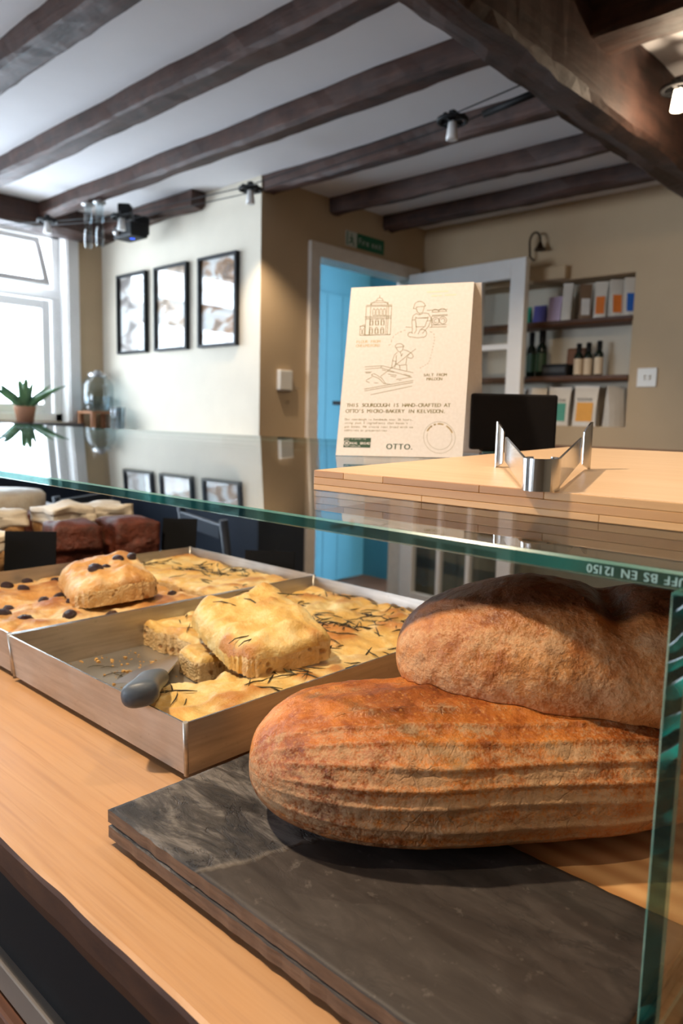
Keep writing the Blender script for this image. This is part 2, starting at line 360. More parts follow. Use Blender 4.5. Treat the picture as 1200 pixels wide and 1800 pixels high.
box('plinth', M['black'], -3.0, .35, .25, .82, 0, .1, case)
box('back_panel', M['black'], -3.0, .35, .82, .84, .1, PZ - .0365, case)
# glass
def glass_box(name, x0, x1, y0, y1, z0, z1, parent, ch, big, em='gedge'):   # big: axis of the broad faces
    bm = bmesh.new(); add_box(bm, x0, x1, y0, y1, z0, z1)
    bmesh.ops.bevel(bm, geom=bm.edges[:], offset=ch, segments=1, affect='EDGES'); bm.normal_update()
    for f in bm.faces: f.material_index = 0 if abs(f.normal[big]) > .9 else (1 if max(abs(c) for c in f.normal) > .9 else 2)
    return obj(name, bm_mesh(bm, name), [M['glass'], M[em], M['gbev']], parent)
t = NT('green_glass_edge'); v = t.coord(scale=(1, 1, 1)); n = t.noise(t.coord(scale=(3, 3, 3)), 8, 2); wv = t.wave(t.coord(scale=(1, 1, 1), rot=(0, .75, 0)), 30, 9, 2, .7, 'Z')
bl = t.math('MULTIPLY', t.ramp(n, (.50, .08), (.64, 1.)), t.ramp(wv, (.35, 0.), (.62, 1.)))
c = t.ramp(bl, (.05, (.001, .016, .016)), (.5, (.002, .10, .085)), (.95, (.02, .42, .34)))
M['gedge'] = t.pbr(c, .12, 0, t.bump(bl, .25, .002), coat=.5)
pn = [q for q in t.t.nodes if q.type == 'BSDF_PRINCIPLED'][0]; tr_ = t.n('ShaderNodeBsdfTransparent'); tr_.inputs[0].default_value = (.50, .90, .82, 1)
mx = t.n('ShaderNodeMixShader'); mx.inputs[0].default_value = .25; t.l(pn.outputs[0], mx.inputs[1]); t.l(tr_.outputs[0], mx.inputs[2]); t.l(mx.outputs[0], t.out.inputs[0])
def see_through(nt, fac, tint):                # ground glass passes part of the light
    pn = [q for q in nt.t.nodes if q.type == 'BSDF_PRINCIPLED'][0]; tr_ = nt.n('ShaderNodeBsdfTransparent'); tr_.inputs[0].default_value = (*tint, 1)
    mx = nt.n('ShaderNodeMixShader'); mx.inputs[0].default_value = fac; nt.l(pn.outputs[0], mx.inputs[1]); nt.l(tr_.outputs[0], mx.inputs[2]); nt.l(mx.outputs[0], nt.out.inputs[0])
t = NT('smooth_green_glass_edge'); n = t.noise(t.coord(scale=(1, 1, 1)), 9, 2, .5)
M['gedge2'] = t.pbr(t.ramp(n, (.42, (.001, .020, .020)), (.58, (.002, .07, .062)), (.70, (.006, .20, .17))), .10, 0, coat=.5); see_through(t, .25, (.50, .90, .82))
t = NT('ground_glass_bevel'); n = t.noise(t.coord(scale=(.3, 1, 1)), 40, 2)
M['gbev'] = t.pbr(t.ramp(n, (.3, srgb(70, 150, 140)), (.7, srgb(150, 190, 180))), .25, 0, coat=.5); see_through(t, .5, (.7, .95, .9))
GZ = HC - .062
TA = .038                                  # the glass top slopes up gently towards the back
def slope(o, only_top=None):
    for v_ in o.data.vertices:
        if only_top is None or v_.co.z > only_top: v_.co.z += TA * (v_.co.y - .331)
    return o
def gz(y): return GZ + TA * (y - .331)
slope(glass_box('top_pane', -3.0, -.085, .331, 1.01, GZ - .0085, GZ, case, .0013, 2, 'gedge2'))
slope(glass_box('end_pane', -.1105, -.1005, .333, .98, PZ + .0005, GZ - .0095, case, .0013, 0), 1.0)
slope(glass_box('end_pane', -2.99, -2.98, .333, .98, PZ + .0005, GZ - .0095, case, .0013, 0), 1.0)
settle(case)

# etched mark on the front edge of the top pane (stands upside down)
GLYPH = {}
def glyph(ch):
    if ch not in GLYPH:
        cu = bpy.data.curves.new('glyph', 'FONT'); cu.body = ch; cu.size = 1; cu.resolution_u = 3
        o = bpy.data.objects.new('glyph', cu); C.objects.link(o); dg = bpy.context.evaluated_depsgraph_get()
        me = o.evaluated_get(dg).to_mesh(); vs = [tuple(v.co) for v in me.vertices]; fs = [tuple(p.vertices) for p in me.polygons]
        wd = max([v[0] for v in vs], default=.3); mnx = min([v[0] for v in vs], default=0)
        bpy.data.objects.remove(o); bpy.data.curves.remove(cu)
        GLYPH[ch] = (vs, fs, wd, mnx)
    return GLYPH[ch]
def lettering(name, lines, m, parent, mat, pitch=None, weight=0):
    """lines: (text, x, y, cap height); mono pitch as fraction of size, else proportional. Flat print in the xz plane of mat."""
    vs = []; fs = []
    for body, x, y, size in lines:
        cx = x
        for ch in body:
            if ch == ' ': cx += size * (pitch or .38); continue
            gv, gf, wd, mx = glyph(ch); b = len(vs)
            off = (size * pitch - (wd - mx) * size) / 2 - mx * size if pitch else 0
            for dx in ([0] if not weight else [0, weight]):
                b = len(vs)
                vs += [(cx + off + v[0] * size + dx, -dx * .01, y + v[1] * size) for v in gv]; fs += [tuple(i + b for i in f) for f in gf]
            cx += size * pitch if pitch else (wd + .1) * size
    o = pydata(name, vs, fs, m, parent); o.matrix_basis = mat; return o
M['etch'] = plain('etched_white', srgb(170, 205, 200), .7)
o = lettering('etched_mark', [('EXTRA TUFF BS EN 12150', 0, 0, .0058)], M['etch'], None, Matrix(), weight=.0002)
wd = max(v.co.x for v in o.data.vertices)
o.matrix_basis = Matrix.Translation((-.128 + wd - .0205, .33085, GZ - .0025)) @ Matrix.Rotation(math.pi, 4, 'Y')
o.parent = case; o.matrix_parent_inverse = case.matrix_basis.inverted()

# ================================================================== slate and serving board
SZ = HC - .28
t = NT('grey_slate'); v = t.coord(); lay = t.noise(t.coord(scale=(5, 16, 6), rot=(0, 0, .6)), 3.4, 10, .70, .5); spk = t.noise(v, 110, 4, .7); area = t.noise(v, 6, 3, .55)
rg = t.math('ABSOLUTE', t.math('SUBTRACT', t.noise(t.coord(scale=(5, 13, 6), rot=(0, 0, .55)), 3.2, 6, .6, .8), .5)); cleft = t.ramp(rg, (.0, 1.), (.02, 0.))
c = t.ramp(lay, (.40, srgb(42, 39, 38)), (.5, srgb(68, 64, 62)), (.60, srgb(116, 111, 107)))
tcx = t.n('ShaderNodeTexCoord'); sxx = t.n('ShaderNodeSeparateXYZ'); t.l(tcx.outputs['Object'], sxx.inputs[0])
bd_ = t.math('ADD', t.math('ADD', t.math('MULTIPLY', sxx.outputs[0], 1.0), t.math('MULTIPLY', sxx.outputs[1], -.45)), t.math('MULTIPLY', t.math('SUBTRACT', t.noise(v, 14, 4), .5), .05))
bd_ = t.math('ADD', bd_, .470)                      # the cleft skin ends along a ragged line; beyond it the slate is smooth
sm = t.ramp(bd_, (.0, 0.), (.004, 1.)); vein = t.ramp(t.math('ABSOLUTE', bd_), (.0, 1.), (.0006, 0.))
c = t.mix(t.math('MULTIPLY', sm, .92), c, t.ramp(lay, (.3, srgb(50, 44, 41)), (.7, srgb(66, 58, 53)))); c = t.mix(t.math('MULTIPLY', vein, .45), c, srgb(130, 120, 110)); c = t.mix(t.math('MULTIPLY', cleft, t.ramp(area, (.46, 0.), (.6, .55))), c, srgb(30, 27, 26))
c = t.mix(t.ramp(spk, (.62, 0.), (.76, .35)), c, srgb(136, 128, 120))
hh_ = t.math('MULTIPLY', t.math('SUBTRACT', t.math('ADD', lay, t.math('MULTIPLY', spk, .25)), t.math('MULTIPLY', cleft, .5)), t.math('MULTIPLY_ADD', sm, -.96, 1.0))
M['slate'] = t.pbr(c, t.ramp(lay, (.3, .5), (.7, .68)), 0, t.bump(hh_, .6, .004), spec=.35)
t = NT('slate_cut_edge'); n = t.noise(t.coord(scale=(1, 1, 6)), 40, 4)
M['slate_edge'] = t.pbr(t.ramp(n, (.3, srgb(96, 74, 58)), (.7, srgb(128, 100, 78))), .6, 0, t.bump(n, .3, .002))
def chipped(name, x0, x1, y0, y1, z0, z1, mats, seed, top_relief=0, n=90):
    """thin sheet with slightly uneven edges and a gently cleft top"""
    bm = bmesh.new(); ny = max(8, int(n * (y1 - y0) / (x1 - x0))); g = []
    for i in range(n + 1):
        row = []
        for j in range(ny + 1):
            x = x0 + (x1 - x0) * i / n; y = y0 + (y1 - y0) * j / ny; e = .0009
            if i in (0, n): x += e * mn.noise(Vector((y * 90, seed, i)))
            if j in (0, ny): y += e * mn.noise(Vector((x * 90, seed, j + 7)))
            z = z1 + top_relief * (mn.fractal(Vector((x * 16 + y * 7, y * 34 - x * 12, seed)), 1.0, 2.0, 5) * .5) - (.0006 if i in (0, n) or j in (0, ny) else 0)
            row.append(bm.verts.new((x, y, z)))
        g.append(row)
    for i in range(n):
        for j in range(ny): bm.faces.new((g[i][j], g[i + 1][j], g[i + 1][j + 1], g[i][j + 1])).smooth = True
    rim = [g[i][0] for i in range(n + 1)] + [g[n][j] for j in range(1, ny + 1)] + [g[i][ny] for i in range(n - 1, -1, -1)] + [g[0][j] for j in range(ny - 1, 0, -1)]
    low = [bm.verts.new((v.co.x, v.co.y, z0)) for v in rim]
    for a in range(len(rim)):
        b = (a + 1) % len(rim); f = bm.faces.new((rim[b], rim[a], low[a], low[b])); f.material_index = 1
    bm.faces.new(low[::-1]).material_index = 1
    bmesh.ops.recalc_face_normals(bm, faces=bm.faces[:])
    return obj(name, bm_mesh(bm, name), mats)
tag(chipped('slate_board', -.4572, -.1125, .2549, .4205, SZ - .0095, SZ, [M['slate'], M['slate_edge']], 3, .0012), 'dark grey slate board lying under the big loaf', 'slate')
t = NT('walnut_serving_board'); v = t.coord(scale=(.12, 1, 1), rot=(0, 0, 0)); n1 = t.noise(v, 60, 4); n2 = t.wave(v, 14, 3, 2, 1, 'Y')
M['sboard'] = t.pbr(t.ramp(t.mix(.5, n1, n2), (.25, srgb(188, 134, 82)), (.75, srgb(222, 172, 116))), .5, 0, t.bump(n1, .2, .001))
s2 = chipped('slate_board', -.4545, -.1125, .2535, .4190, SZ - .0195, SZ - .0103, [M['slate'], M['slate_edge']], 8, 0)
tag(s2, 'second slate board lying directly under the top slate', 'slate')
for fx in (-.43, -.14):
    for fy in (.30, .38):
        lathe('rubber_foot', M['black'], [(0, 0), (.009, 0), (.009, SZ - .0195 - PZ), (0, SZ - .0195 - PZ)], (fx, fy, PZ), s2, 12)
sb = box('serving_board', M['sboard'], -.452, -.1125, .4215, .80, PZ + .0004, SZ - .004, bevel=.0015)
tag(sb, 'light wooden board behind the slate, under the far side of the loaves', 'board')

# ================================================================== loaves
def fbm(p, o=4): return mn.fractal(p, 1.0, 2.1, o)
def loaf(name, tip0, tip1, W, Hh, base_z, seed, mat, label, sag=0, bend=0, ridge=0, nlen=300, nang=220, e0=2.3, score=None, tilt=0, wprof=None, flat=.35):
    a = Vector(tip0); b = Vector(tip1); d = (b - a); L = d.length; d.normalize(); s = Vector((-d.y, d.x, 0)).normalized()
    vs = []; tt = []; th_ = []; dark = []
    for i in range(nlen + 1):
        t = .5 - .5 * math.cos(math.pi * i / nlen)          # finer at the ends
        q = abs(2 * t - 1); w_ = max(0, 1 - q ** e0) ** (1 / 2.2)
        if wprof: w_ *= wprof(t)
        ww = W * .5 * w_; hh = Hh * (max(0, 1 - q ** (e0 + .6)) ** (1 / 2.3)); hh *= (wprof(t) ** .6 if wprof else 1)
        c0 = a + d * (L * t) + s * (bend * (math.sin(math.pi * t) - .3))
        for j in range(nang):
            an = 2 * math.pi * j / nang                      # 0: +s side, pi/2 top, pi: camera side
            ca, sa = math.cos(an), math.sin(an)
            x = ww * math.copysign(abs(ca) ** .80, ca)
            zc = flat * (Hh * .88 + hh * .12)
            if sa >= 0: z = zc + hh * (1 - flat) * abs(sa) ** .92
            else: z = max(0, zc - hh * flat * 1.12 * abs(sa) ** .78)
            nrm = Vector((ca, 0, sa)); P3 = Vector((x * 9, t * L * 9, z * 9)) + Vector((seed, seed * .7, 0))
            disp = .0040 * fbm(P3 * .7, 3) + .0009 * fbm(P3 * 6, 3)
            v1 = mn.noise(P3 * 14); disp += .0007 * max(0, v1) * (1 if sa > -.3 else .3)
            if ridge and sa > -.55:
                ph = an * 25 + 2.4 * mn.noise(Vector((t * 3.2, an * 2, seed))) ; r_ = math.sin(ph)
                disp += ridge * (max(0, r_) ** 2.2 - .25) * (.55 + .45 * abs(mn.noise(Vector((t * 5, an * 4, seed + 5))) + .45)) * min(1, max(0, w_ - .45) * 2.2)
            dk = 0
            if score:
                for (ts, an0, wid, dep) in score:
                    g_ = math.exp(-((an - an0 - .5 * (t - ts)) / wid) ** 2) * math.exp(-((t - ts) / (.045 if dep < 0 else .13)) ** 2)
                    disp += dep * g_; dk = max(dk, g_)
            p = c0 + s * (x + disp * ca) + Vector((0, 0, base_z + (b.z - a.z) * t + z + disp * (sa if sa > 0 else sa * .3)))
            p.z -= (a + d * (L * t)).z
            if p.z < base_z + (b.z - a.z) * t: p.z = base_z + (b.z - a.z) * t
            vs.append(p); tt.append(t); th_.append(an / (2 * math.pi)); dark.append(dk)
    fs = []
    for i in range(nlen):
        for j in range(nang):
            j2 = (j + 1) % nang; fs.append((i * nang + j, i * nang + j2, (i + 1) * nang + j2, (i + 1) * nang + j))
    cen = (a + b) / 2; cen.z = base_z
    o = pydata(name, [v - cen for v in vs], fs, mat, smooth=True); o.location = cen
    bm = bmesh.new(); bm.from_mesh(o.data); bmesh.ops.recalc_face_normals(bm, faces=bm.faces[:])
    bm.to_mesh(o.data); bm.free()
    at = o.data.attributes.new('lt', 'FLOAT_VECTOR', 'POINT')
    at.data.foreach_set('vector', [q for a_ in zip(tt, th_, dark) for q in a_])
    return tag(o, label, 'bread', 'sourdough loaves in the display')
def crust(name, cols, flour, flour_amt, ridge_k, shaded_dark_top, flank_amt, cracks):
    t = NT(name); at = t.attr('lt'); sp = t.n('ShaderNodeSeparateXYZ'); t.l(at.outputs['Vector'], sp.inputs[0])
    v = t.coord(); n1 = t.noise(v, 13, 6, .62, .5); n2 = t.noise(v, 48, 5, .68); n3 = t.noise(v, 300, 3, .6); bl = t.vor(v, 120, 'SMOOTH_F1'); bl2 = t.vor(v, 230); nm = t.noise(v, 24, 3)
    f1 = t.mix(.45, n1, n2)
    c = t.ramp(f1, (.34, cols[0]), (.45, cols[1]), (.55, cols[2]), (.68, cols[3]))
    c = t.mix(t.ramp(bl2, (.0, .55), (.32, 0.)), c, cols[3]); c = t.mix(t.ramp(n2, (.55, 0.), (.68, .75)), c, cols[0])
    # flour dust left by the proving basket: broken bands along the length
    ph = t.math('MULTIPLY', sp.outputs[1], 2 * math.pi * ridge_k); wob = t.math('MULTIPLY', t.noise(v, 10, 3), 7)
    rid = t.math('SINE', t.math('ADD', ph, wob)); rid = t.math('MULTIPLY_ADD', rid, .5, .5); rid = t.math('MULTIPLY', rid, t.ramp(nm, (.38, .15), (.6, 1.)))
    fl = t.math('ADD', t.math('MULTIPLY', rid, .30), t.math('MULTIPLY', n2, .80)); fl = t.math('ADD', fl, t.math('MULTIPLY_ADD', n3, .9, -.45))
    flank = t.ramp(sp.outputs[1], (.28, 0.), (.40, flank_amt), (.52, flank_amt * 1.3), (.62, flank_amt * .6))
    fl = t.math('ADD', fl, flank)
    fl = t.math('ADD', fl, t.math('MULTIPLY_ADD', t.noise(v, 620, 2, .5), .8, -.4))
    fl = t.ramp(fl, (flour_amt, 0.), (flour_amt + .50, .85))
    c = t.mix(fl, c, flour)
    vd = t.n('ShaderNodeVectorMath', operation='MULTIPLY_ADD'); nd_ = t.n('ShaderNodeTexNoise'); t.l(v, nd_.inputs['Vector']); nd_.inputs['Scale'].default_value = 60; t.l(nd_.outputs['Color'], vd.inputs[0]); vd.inputs[1].default_value = (.02, .02, .02); t.l(v, vd.inputs[2])
    crack = t.ramp(t.vor(vd.outputs[0], 70, 'DISTANCE_TO_EDGE'), (.0, 1.), (.05, 0.)); crack = t.math('MULTIPLY', crack, t.ramp(nm, (.52, 0.), (.66, cracks)))
    c = t.mix(crack, c, cols[0])
    if shaded_dark_top:  # baked dark crust, deepened by painting in the shade of the board above
        dt = t.math('ADD', t.ramp(sp.outputs[1], (.10, 0.), (.19, 1.), (.31, 1.), (.385, 0.)), t.math('MULTIPLY_ADD', n1, .9, -.45))
        dt = t.ramp(dt, (.45, 0.), (.8, 1.)); c = t.mix(t.math('MULTIPLY', dt, .92), c, t.ramp(n2, (.35, srgb(38, 18, 10)), (.7, srgb(88, 46, 24))))
    c = t.mix(t.math('MULTIPLY', sp.outputs[2], .6), c, srgb(60, 28, 14))
    h = t.math('ADD', t.math('MULTIPLY', bl, -.9), t.math('ADD', t.math('MULTIPLY', n2, .7), t.math('MULTIPLY', n3, .8))); h = t.math('SUBTRACT', h, crack)
    return t.pbr(c, t.mix(fl, (.40, .40, .40), (.85, .85, .85)), 0, t.bump(h, .60, .0026), spec=.35)
M['crust_a'] = crust('golden_crust', [srgb(100, 48, 22), srgb(160, 86, 36), srgb(202, 122, 54), srgb(226, 162, 90)], srgb(188, 150, 112), .66, 20, False, .36, .30)
M['crust_b'] = crust('floury_crust', [srgb(134, 70, 34), srgb(184, 112, 60), srgb(214, 144, 84), srgb(228, 168, 108)], srgb(222, 174, 128), .60, 9, True, .18, .06)
lower = loaf('sourdough_loaf', (-.388, .327, 0), (-.150, .586, 0), .172, .087, SZ + .0008, 3.1, M['crust_a'], 'long orange-brown ridged sourdough loaf lying on the slate board', ridge=.0025, e0=3.3,
             wprof=lambda t: 1.0 - .13 * max(0, t - .35) / .65, flat=.45)
upper = loaf('sourdough_loaf', (-.356, .452, .0), (-.128, .598, .004), .150, .099, HC - .2215, 8.4, M['crust_b'], 'pale floury sourdough loaf with dark top resting on the ridged loaf', e0=2.3, flat=.46,
             score=[(.585, 1.75, .60, -.013), (.36, 1.6, .50, .007), (.78, 1.6, .5, .007)])
# the upper loaf is soft: its underside settles onto the lower one
from mathutils.bvhtree import BVHTree
def settle_on(up_, lo_):
    bm = bmesh.new(); bm.from_mesh(lo_.data); bm.transform(Matrix.Translation(lo_.location)); tr = BVHTree.FromBMesh(bm); bm.free()
    for v_ in up_.data.vertices:
        p = v_.co + up_.location; hit = tr.ray_cast(Vector((p.x, p.y, 2)), Vector((0, 0, -1)))
        if hit[0] is not None and p.z < hit[0].z + .0004 and p.z > hit[0].z - .05: v_.co.z = hit[0].z + .0004 - up_.location.z
settle_on(upper, lower)

# ================================================================== baking trays
t = NT('worn_aluminium'); v = t.coord(scale=(1, 1, 1)); n = t.noise(v, 9, 5, .6); st = t.noise(t.coord(scale=(1, 1, 14)), 12, 4, .6); spk = t.noise(v, 120, 3)
c = t.ramp(t.mix(.5, n, st), (.3, (.36, .33, .30)), (.6, (.56, .53, .49)), (.8, (.66, .62, .57))); c = t.mix(t.ramp(spk, (.66, 0.), (.74, .4)), c, (.28, .24, .2))
M['tray'] = t.pbr(c, t.ramp(n, (.3, .34), (.7, .5)), .85, t.bump(spk, .08, .001))
M['tray_rim'] = plain('bright_tray_rim', (.75, .73, .70), .22, 1, var=.05)
TZ0, TZ1 = HC - .2985, HC - .25
def tray(x0, x1, y0, y1, label):
    th = thing('baking_tray', label, 'tray', ((x0 + x1) / 2, (y0 + y1) / 2, TZ0), 0, 'square aluminium baking trays')
    w_ = .0016; f = .005      # walls flare outwards a little
    box('tray_floor', M['tray'], x0 + f, x1 - f, y0 + f, y1 - f, TZ0, TZ0 + w_, th)
    for nm, (pa, pb, nx_, ny_) in {'a': ((x0, y0), (x1, y0), 0, 1), 'b': ((x1, y0), (x1, y1), -1, 0), 'c': ((x1, y1), (x0, y1), 0, -1), 'd': ((x0, y1), (x0, y0), 1, 0)}.items():
        vs = []
        dx, dy = (pb[0] - pa[0]), (pb[1] - pa[1]); L = math.hypot(dx, dy); dx /= L; dy /= L; N = 24
        for i in range(N + 1):
            s_ = i / N
            for (dd, z) in ((0, TZ1), (w_, TZ1), (f + w_, TZ0), (f, TZ0)):
                inset = dd if z == TZ1 else dd
                ex = (s_ - .5) * -2 * (0 if z == TZ1 else f)
                bow = .0009 * math.sin(math.pi * s_) * mn.noise(Vector((pa[0] * 9, pa[1] * 9, s_ * 2)))
                vs.append((pa[0] + dx * (L * s_ + ex) + nx_ * (inset + bow), pa[1] + dy * (L * s_ + ex) + ny_ * (inset + bow), z))
        fs = []
        for i in range(N):
            for j in range(4): a = i * 4; b = (i + 1) * 4; fs.append((a + j, b + j, b + (j + 1) % 4, a + (j + 1) % 4))
        fs += [(3, 2, 1, 0), (N * 4, N * 4 + 1, N * 4 + 2, N * 4 + 3)]
        wl = pydata('tray_wall', vs, fs, [M['tray'], M['tray_rim']], th)
        for p in wl.data.polygons:
            if p.index < N * 4 and p.index % 4 == 0: p.material_index = 1
        # welded corner bead
        cb = tube('corner_weld', M['tray'], [(pa[0] + (nx_ + (dx)) * f, pa[1] + (ny_ + dy) * f, TZ0), (pa[0] + (nx_ + dx) * .001, pa[1] + (ny_ + dy) * .001, TZ1 + .0005)], [.0022, .0024], th, 8)
    # the tray stands on four small stubs, leaving the dark gap beneath it
    for fx in (x0 + .04, x1 - .04):
        for fy in (y0 + .04, y1 - .04): lathe('foot', M['black'], [(0, 0), (.008, 0), (.008, TZ0 - PZ), (0, TZ0 - PZ)], (fx, fy, PZ), th, 10)
    return settle(th)
tray(-.8265, -.4855, .3405, .828, 'aluminium baking tray with rosemary focaccia and the grey handled knife')
tray(-1.170, -.8295, .3435, .834, 'aluminium baking tray holding olive focaccia beside the dark cakes')

# ================================================================== focaccia
def focaccia_mats(pref, g0, g1, g2, pale):
    t = NT(pref + '_crust'); v = t.coord(); n1 = t.noise(v, 16, 4, .6, .3); n2 = t.noise(v, 70, 4, .65); n3 = t.noise(v, 300, 2)
    at = t.attr('top'); c = t.ramp(t.mix(.35, n1, n2), (.34, g1), (.5, g0), (.64, pale))
    c = t.mix(t.ramp(at.outputs['Fac'], (.58, 0.), (.85, .85)), c, g2)
    c = t.mix(t.ramp(n2, (.63, 0.), (.74, .5)), c, pale)
    a = t.pbr(c, t.ramp(n2, (.3, .30), (.7, .6)), 0, t.bump(t.mix(.3, n2, n3), .75, .004))
    t = NT(pref + '_crumb'); v = t.coord(); n = t.noise(v, 60, 4); nw = t.n('ShaderNodeTexNoise'); t.l(v, nw.inputs['Vector']); nw.inputs['Scale'].default_value = 45
    wv = t.n('ShaderNodeVectorMath', operation='MULTIPLY_ADD'); t.l(nw.outputs['Color'], wv.inputs[0]); wv.inputs[1].default_value = (.014, .014, .014); t.l(v, wv.inputs[2]); v2 = wv.outputs[0]
    h1 = t.vor(v2, 75); h2 = t.vor(v2, 300); n4 = t.noise(v, 22, 3)
    hole = t.ramp(t.math('ADD', h1, t.math('MULTIPLY_ADD', n4, .5, -.25)), (.14, 0.), (.32, 1.)); c = t.mix(hole, srgb(178, 128, 78), t.ramp(n, (.3, srgb(214, 172, 116)), (.7, srgb(236, 208, 160))))
    b = t.pbr(c, .8, 0, t.bump(t.math('ADD', t.math('MULTIPLY', hole, 1.), t.math('MULTIPLY', h2, .4)), .8, .004))
    return [a, b]
FM = focaccia_mats('rosemary_focaccia', srgb(234, 190, 112), srgb(218, 166, 86), srgb(190, 118, 52), srgb(246, 222, 164))
FO = focaccia_mats('olive_focaccia', srgb(216, 160, 92), srgb(192, 130, 64), srgb(160, 92, 40), srgb(238, 208, 158))
def heightslab(name, x0, x1, y0, y1, inside, zb, h, amp, seed, mats, step=.003, edge=.008, parent=None, dome=0, dents=(), blist=.5, fall=None):
    """a dimpled slab of bread; inside(x, y) masks the outline, top is a height field, the cut sides show crumb"""
    nx_, ny_ = int((x1 - x0) / step), int((y1 - y0) / step); V = {}; vs = []; top = []; fs = []; mi = []
    def H_(x, y):
        q = Vector((x * 16, y * 16, seed)); a = fbm(q, 3); b_ = mn.noise(q * 2.6 + Vector((5, 5, 5)))
        r = h + amp * (a + .55 * b_) + amp * .25 * mn.noise(q * 7)
        if dome: r += dome * (1 - ((2 * (x - x0) / (x1 - x0) - 1) ** 2)) * (1 - ((2 * (y - y0) / (y1 - y0) - 1) ** 2))
        if fall: r *= fall(x, y)
        for (dx, dy, dr, dd) in dents: r += dd * math.exp(-((x - dx) ** 2 + (y - dy) ** 2) / dr ** 2)
        return r, a + .6 * b_
    cell = [[inside(x0 + (i + .5) * step, y0 + (j + .5) * step) for j in range(ny_)] for i in range(nx_)]
    def bd(i, j):
        n = sum(1 for a in (i - 1, i) for b in (j - 1, j) if 0 <= a < nx_ and 0 <= b < ny_ and cell[a][b]); return n
    def vert(i, j):
        if (i, j) not in V:
            x, y = x0 + i * step, y0 + j * step; r, a = H_(x, y); n = bd(i, j)
            if n < 4:
                r -= edge * .8; jx = step * .55; x += jx * mn.noise(Vector((i * .9, j * .9, seed))); y += jx * mn.noise(Vector((i * .9, j * .9, seed + 3)))
            elif any(bd(i + a_, j + b_) < 4 for a_ in (-1, 0, 1) for b_ in (-1, 0, 1)): r -= edge * .28
            V[(i, j)] = len(vs); vs.append((x, y, zb + max(.004, r))); top.append(min(1, max(0, .5 + blist * a)))
        return V[(i, j)]
    for i in range(nx_):
        for j in range(ny_):
            if cell[i][j]: fs.append((vert(i, j), vert(i + 1, j), vert(i + 1, j + 1), vert(i, j + 1))); mi.append(0)
    LOW = {}
    def low(i, j, lv):
        k_ = (i, j, lv)
        if k_ not in LOW:
            x, y, z = vs[V[(i, j)]]; f = lv / 4
            ox = step * .7 * mn.noise(Vector((i * .8, lv * 1.3, j * .8 + seed))); oy = step * .7 * mn.noise(Vector((i * .8 + 9, lv * 1.3, j * .8 + seed)))
            LOW[k_] = len(vs); vs.append((x + ox, y + oy, zb + (z - zb) * (1 - f))); top.append(.3)
        return LOW[k_]
    for i in range(nx_):
        for j in range(ny_):
            if not cell[i][j]: continue
            for (a, b, ci, cj) in (((i, j), (i + 1, j), i, j - 1), ((i + 1, j), (i + 1, j + 1), i + 1, j), ((i + 1, j + 1), (i, j + 1), i, j + 1), ((i, j + 1), (i, j), i - 1, j)):
                if 0 <= ci < nx_ and 0 <= cj < ny_ and cell[ci][cj]: continue
                for lv in range(4):
                    ua = V[a] if lv == 0 else low(*a, lv); ub = V[b] if lv == 0 else low(*b, lv)
                    fs.append((ub, ua, low(*a, lv + 1), low(*b, lv + 1))); mi.append(1)
    bx_ = len(vs)
    o = pydata(name, vs, fs, mats, parent, smooth=True)
    o.data.polygons.foreach_set('material_index', mi)
    at = o.data.attributes.new('top', 'FLOAT', 'POINT'); at.data.foreach_set('value', top)
    return o, H_
def recenter(o):
    me = o.data; cs = [v.co.copy() for v in me.vertices]; c_ = Vector(((min(c.x for c in cs) + max(c.x for c in cs)) / 2, (min(c.y for c in cs) + max(c.y for c in cs)) / 2, min(c.z for c in cs)))
    me.transform(Matrix.Translation(-c_)); o.location = c_; return c_
ZF = TZ0 + .0022
# rosemary needle meshes (shared)
M['rosemary'] = plain('baked_rosemary', srgb(74, 66, 38), .6, var=.4, scale=60)
M['rosemary2'] = plain('dark_rosemary', srgb(48, 38, 26), .6, var=.4, scale=60)
NEED = []
for k_ in range(8):
    L = .014 + .0022 * k_; cv = .12 * (k_ % 3 - 1) * L; bm = bmesh.new()
    pts = [(-L / 2, 0, .0004), (-L / 6, cv * .6, .0011 + .0006 * (k_ % 2)), (L / 6, cv * .6, .0010), (L / 2, 0, .0006 + .002 * (k_ % 4 == 3))]
    add_tube(bm, pts, [.0003, .0006, .0006, .0002], 5); me = bm_mesh(bm, 'rosemary_needle'); me.materials.append(M['rosemary'] if k_ % 2 else M['rosemary2']); NEED.append(me)
def needles(parent, pts, zf, local):
    for (x, y) in pts:
        o = bpy.data.objects.new('rosemary_needle', random.choice(NEED)); C.objects.link(o); o.parent = parent
        o.location = Vector((x, y, zf(x, y))) - local; o.rotation_euler = (random.uniform(-.15, .15), random.uniform(-.2, .12), random.uniform(0, 6.28)); o.scale = [random.uniform(.9, 1.5)] * 3
def clusters(n, x0, x1, y0, y1, ok, seed, spread=.016, per=(3, 9)):
    rnd = random.Random(seed); out = []
    while len(out) < n:
        cx, cy = rnd.uniform(x0, x1), rnd.uniform(y0, y1)
        for _ in range(rnd.randint(*per)):
            p = (cx + rnd.gauss(0, spread), cy + rnd.gauss(0, spread))
            if x0 + .004 < p[0] < x1 - .004 and y0 + .004 < p[1] < y1 - .004 and ok(*p): out.append(p)
    return out[:n]
def in_a(x, y):
    if y < .512 + .010 * mn.noise(Vector((x * 30, 0, 1))) and x < -.612 + .02 * mn.noise(Vector((0, y * 22, 2))) + .28 * (y - .42): return False
    return True
fa, Ha = heightslab('rosemary_focaccia', -.8215, -.4925, .3475, .8215, in_a, ZF, .0305, .0072, 4.2, FM)
ca = recenter(fa); tag(fa, 'golden rosemary focaccia filling the nearer baking tray, one corner cut away', 'focaccia')
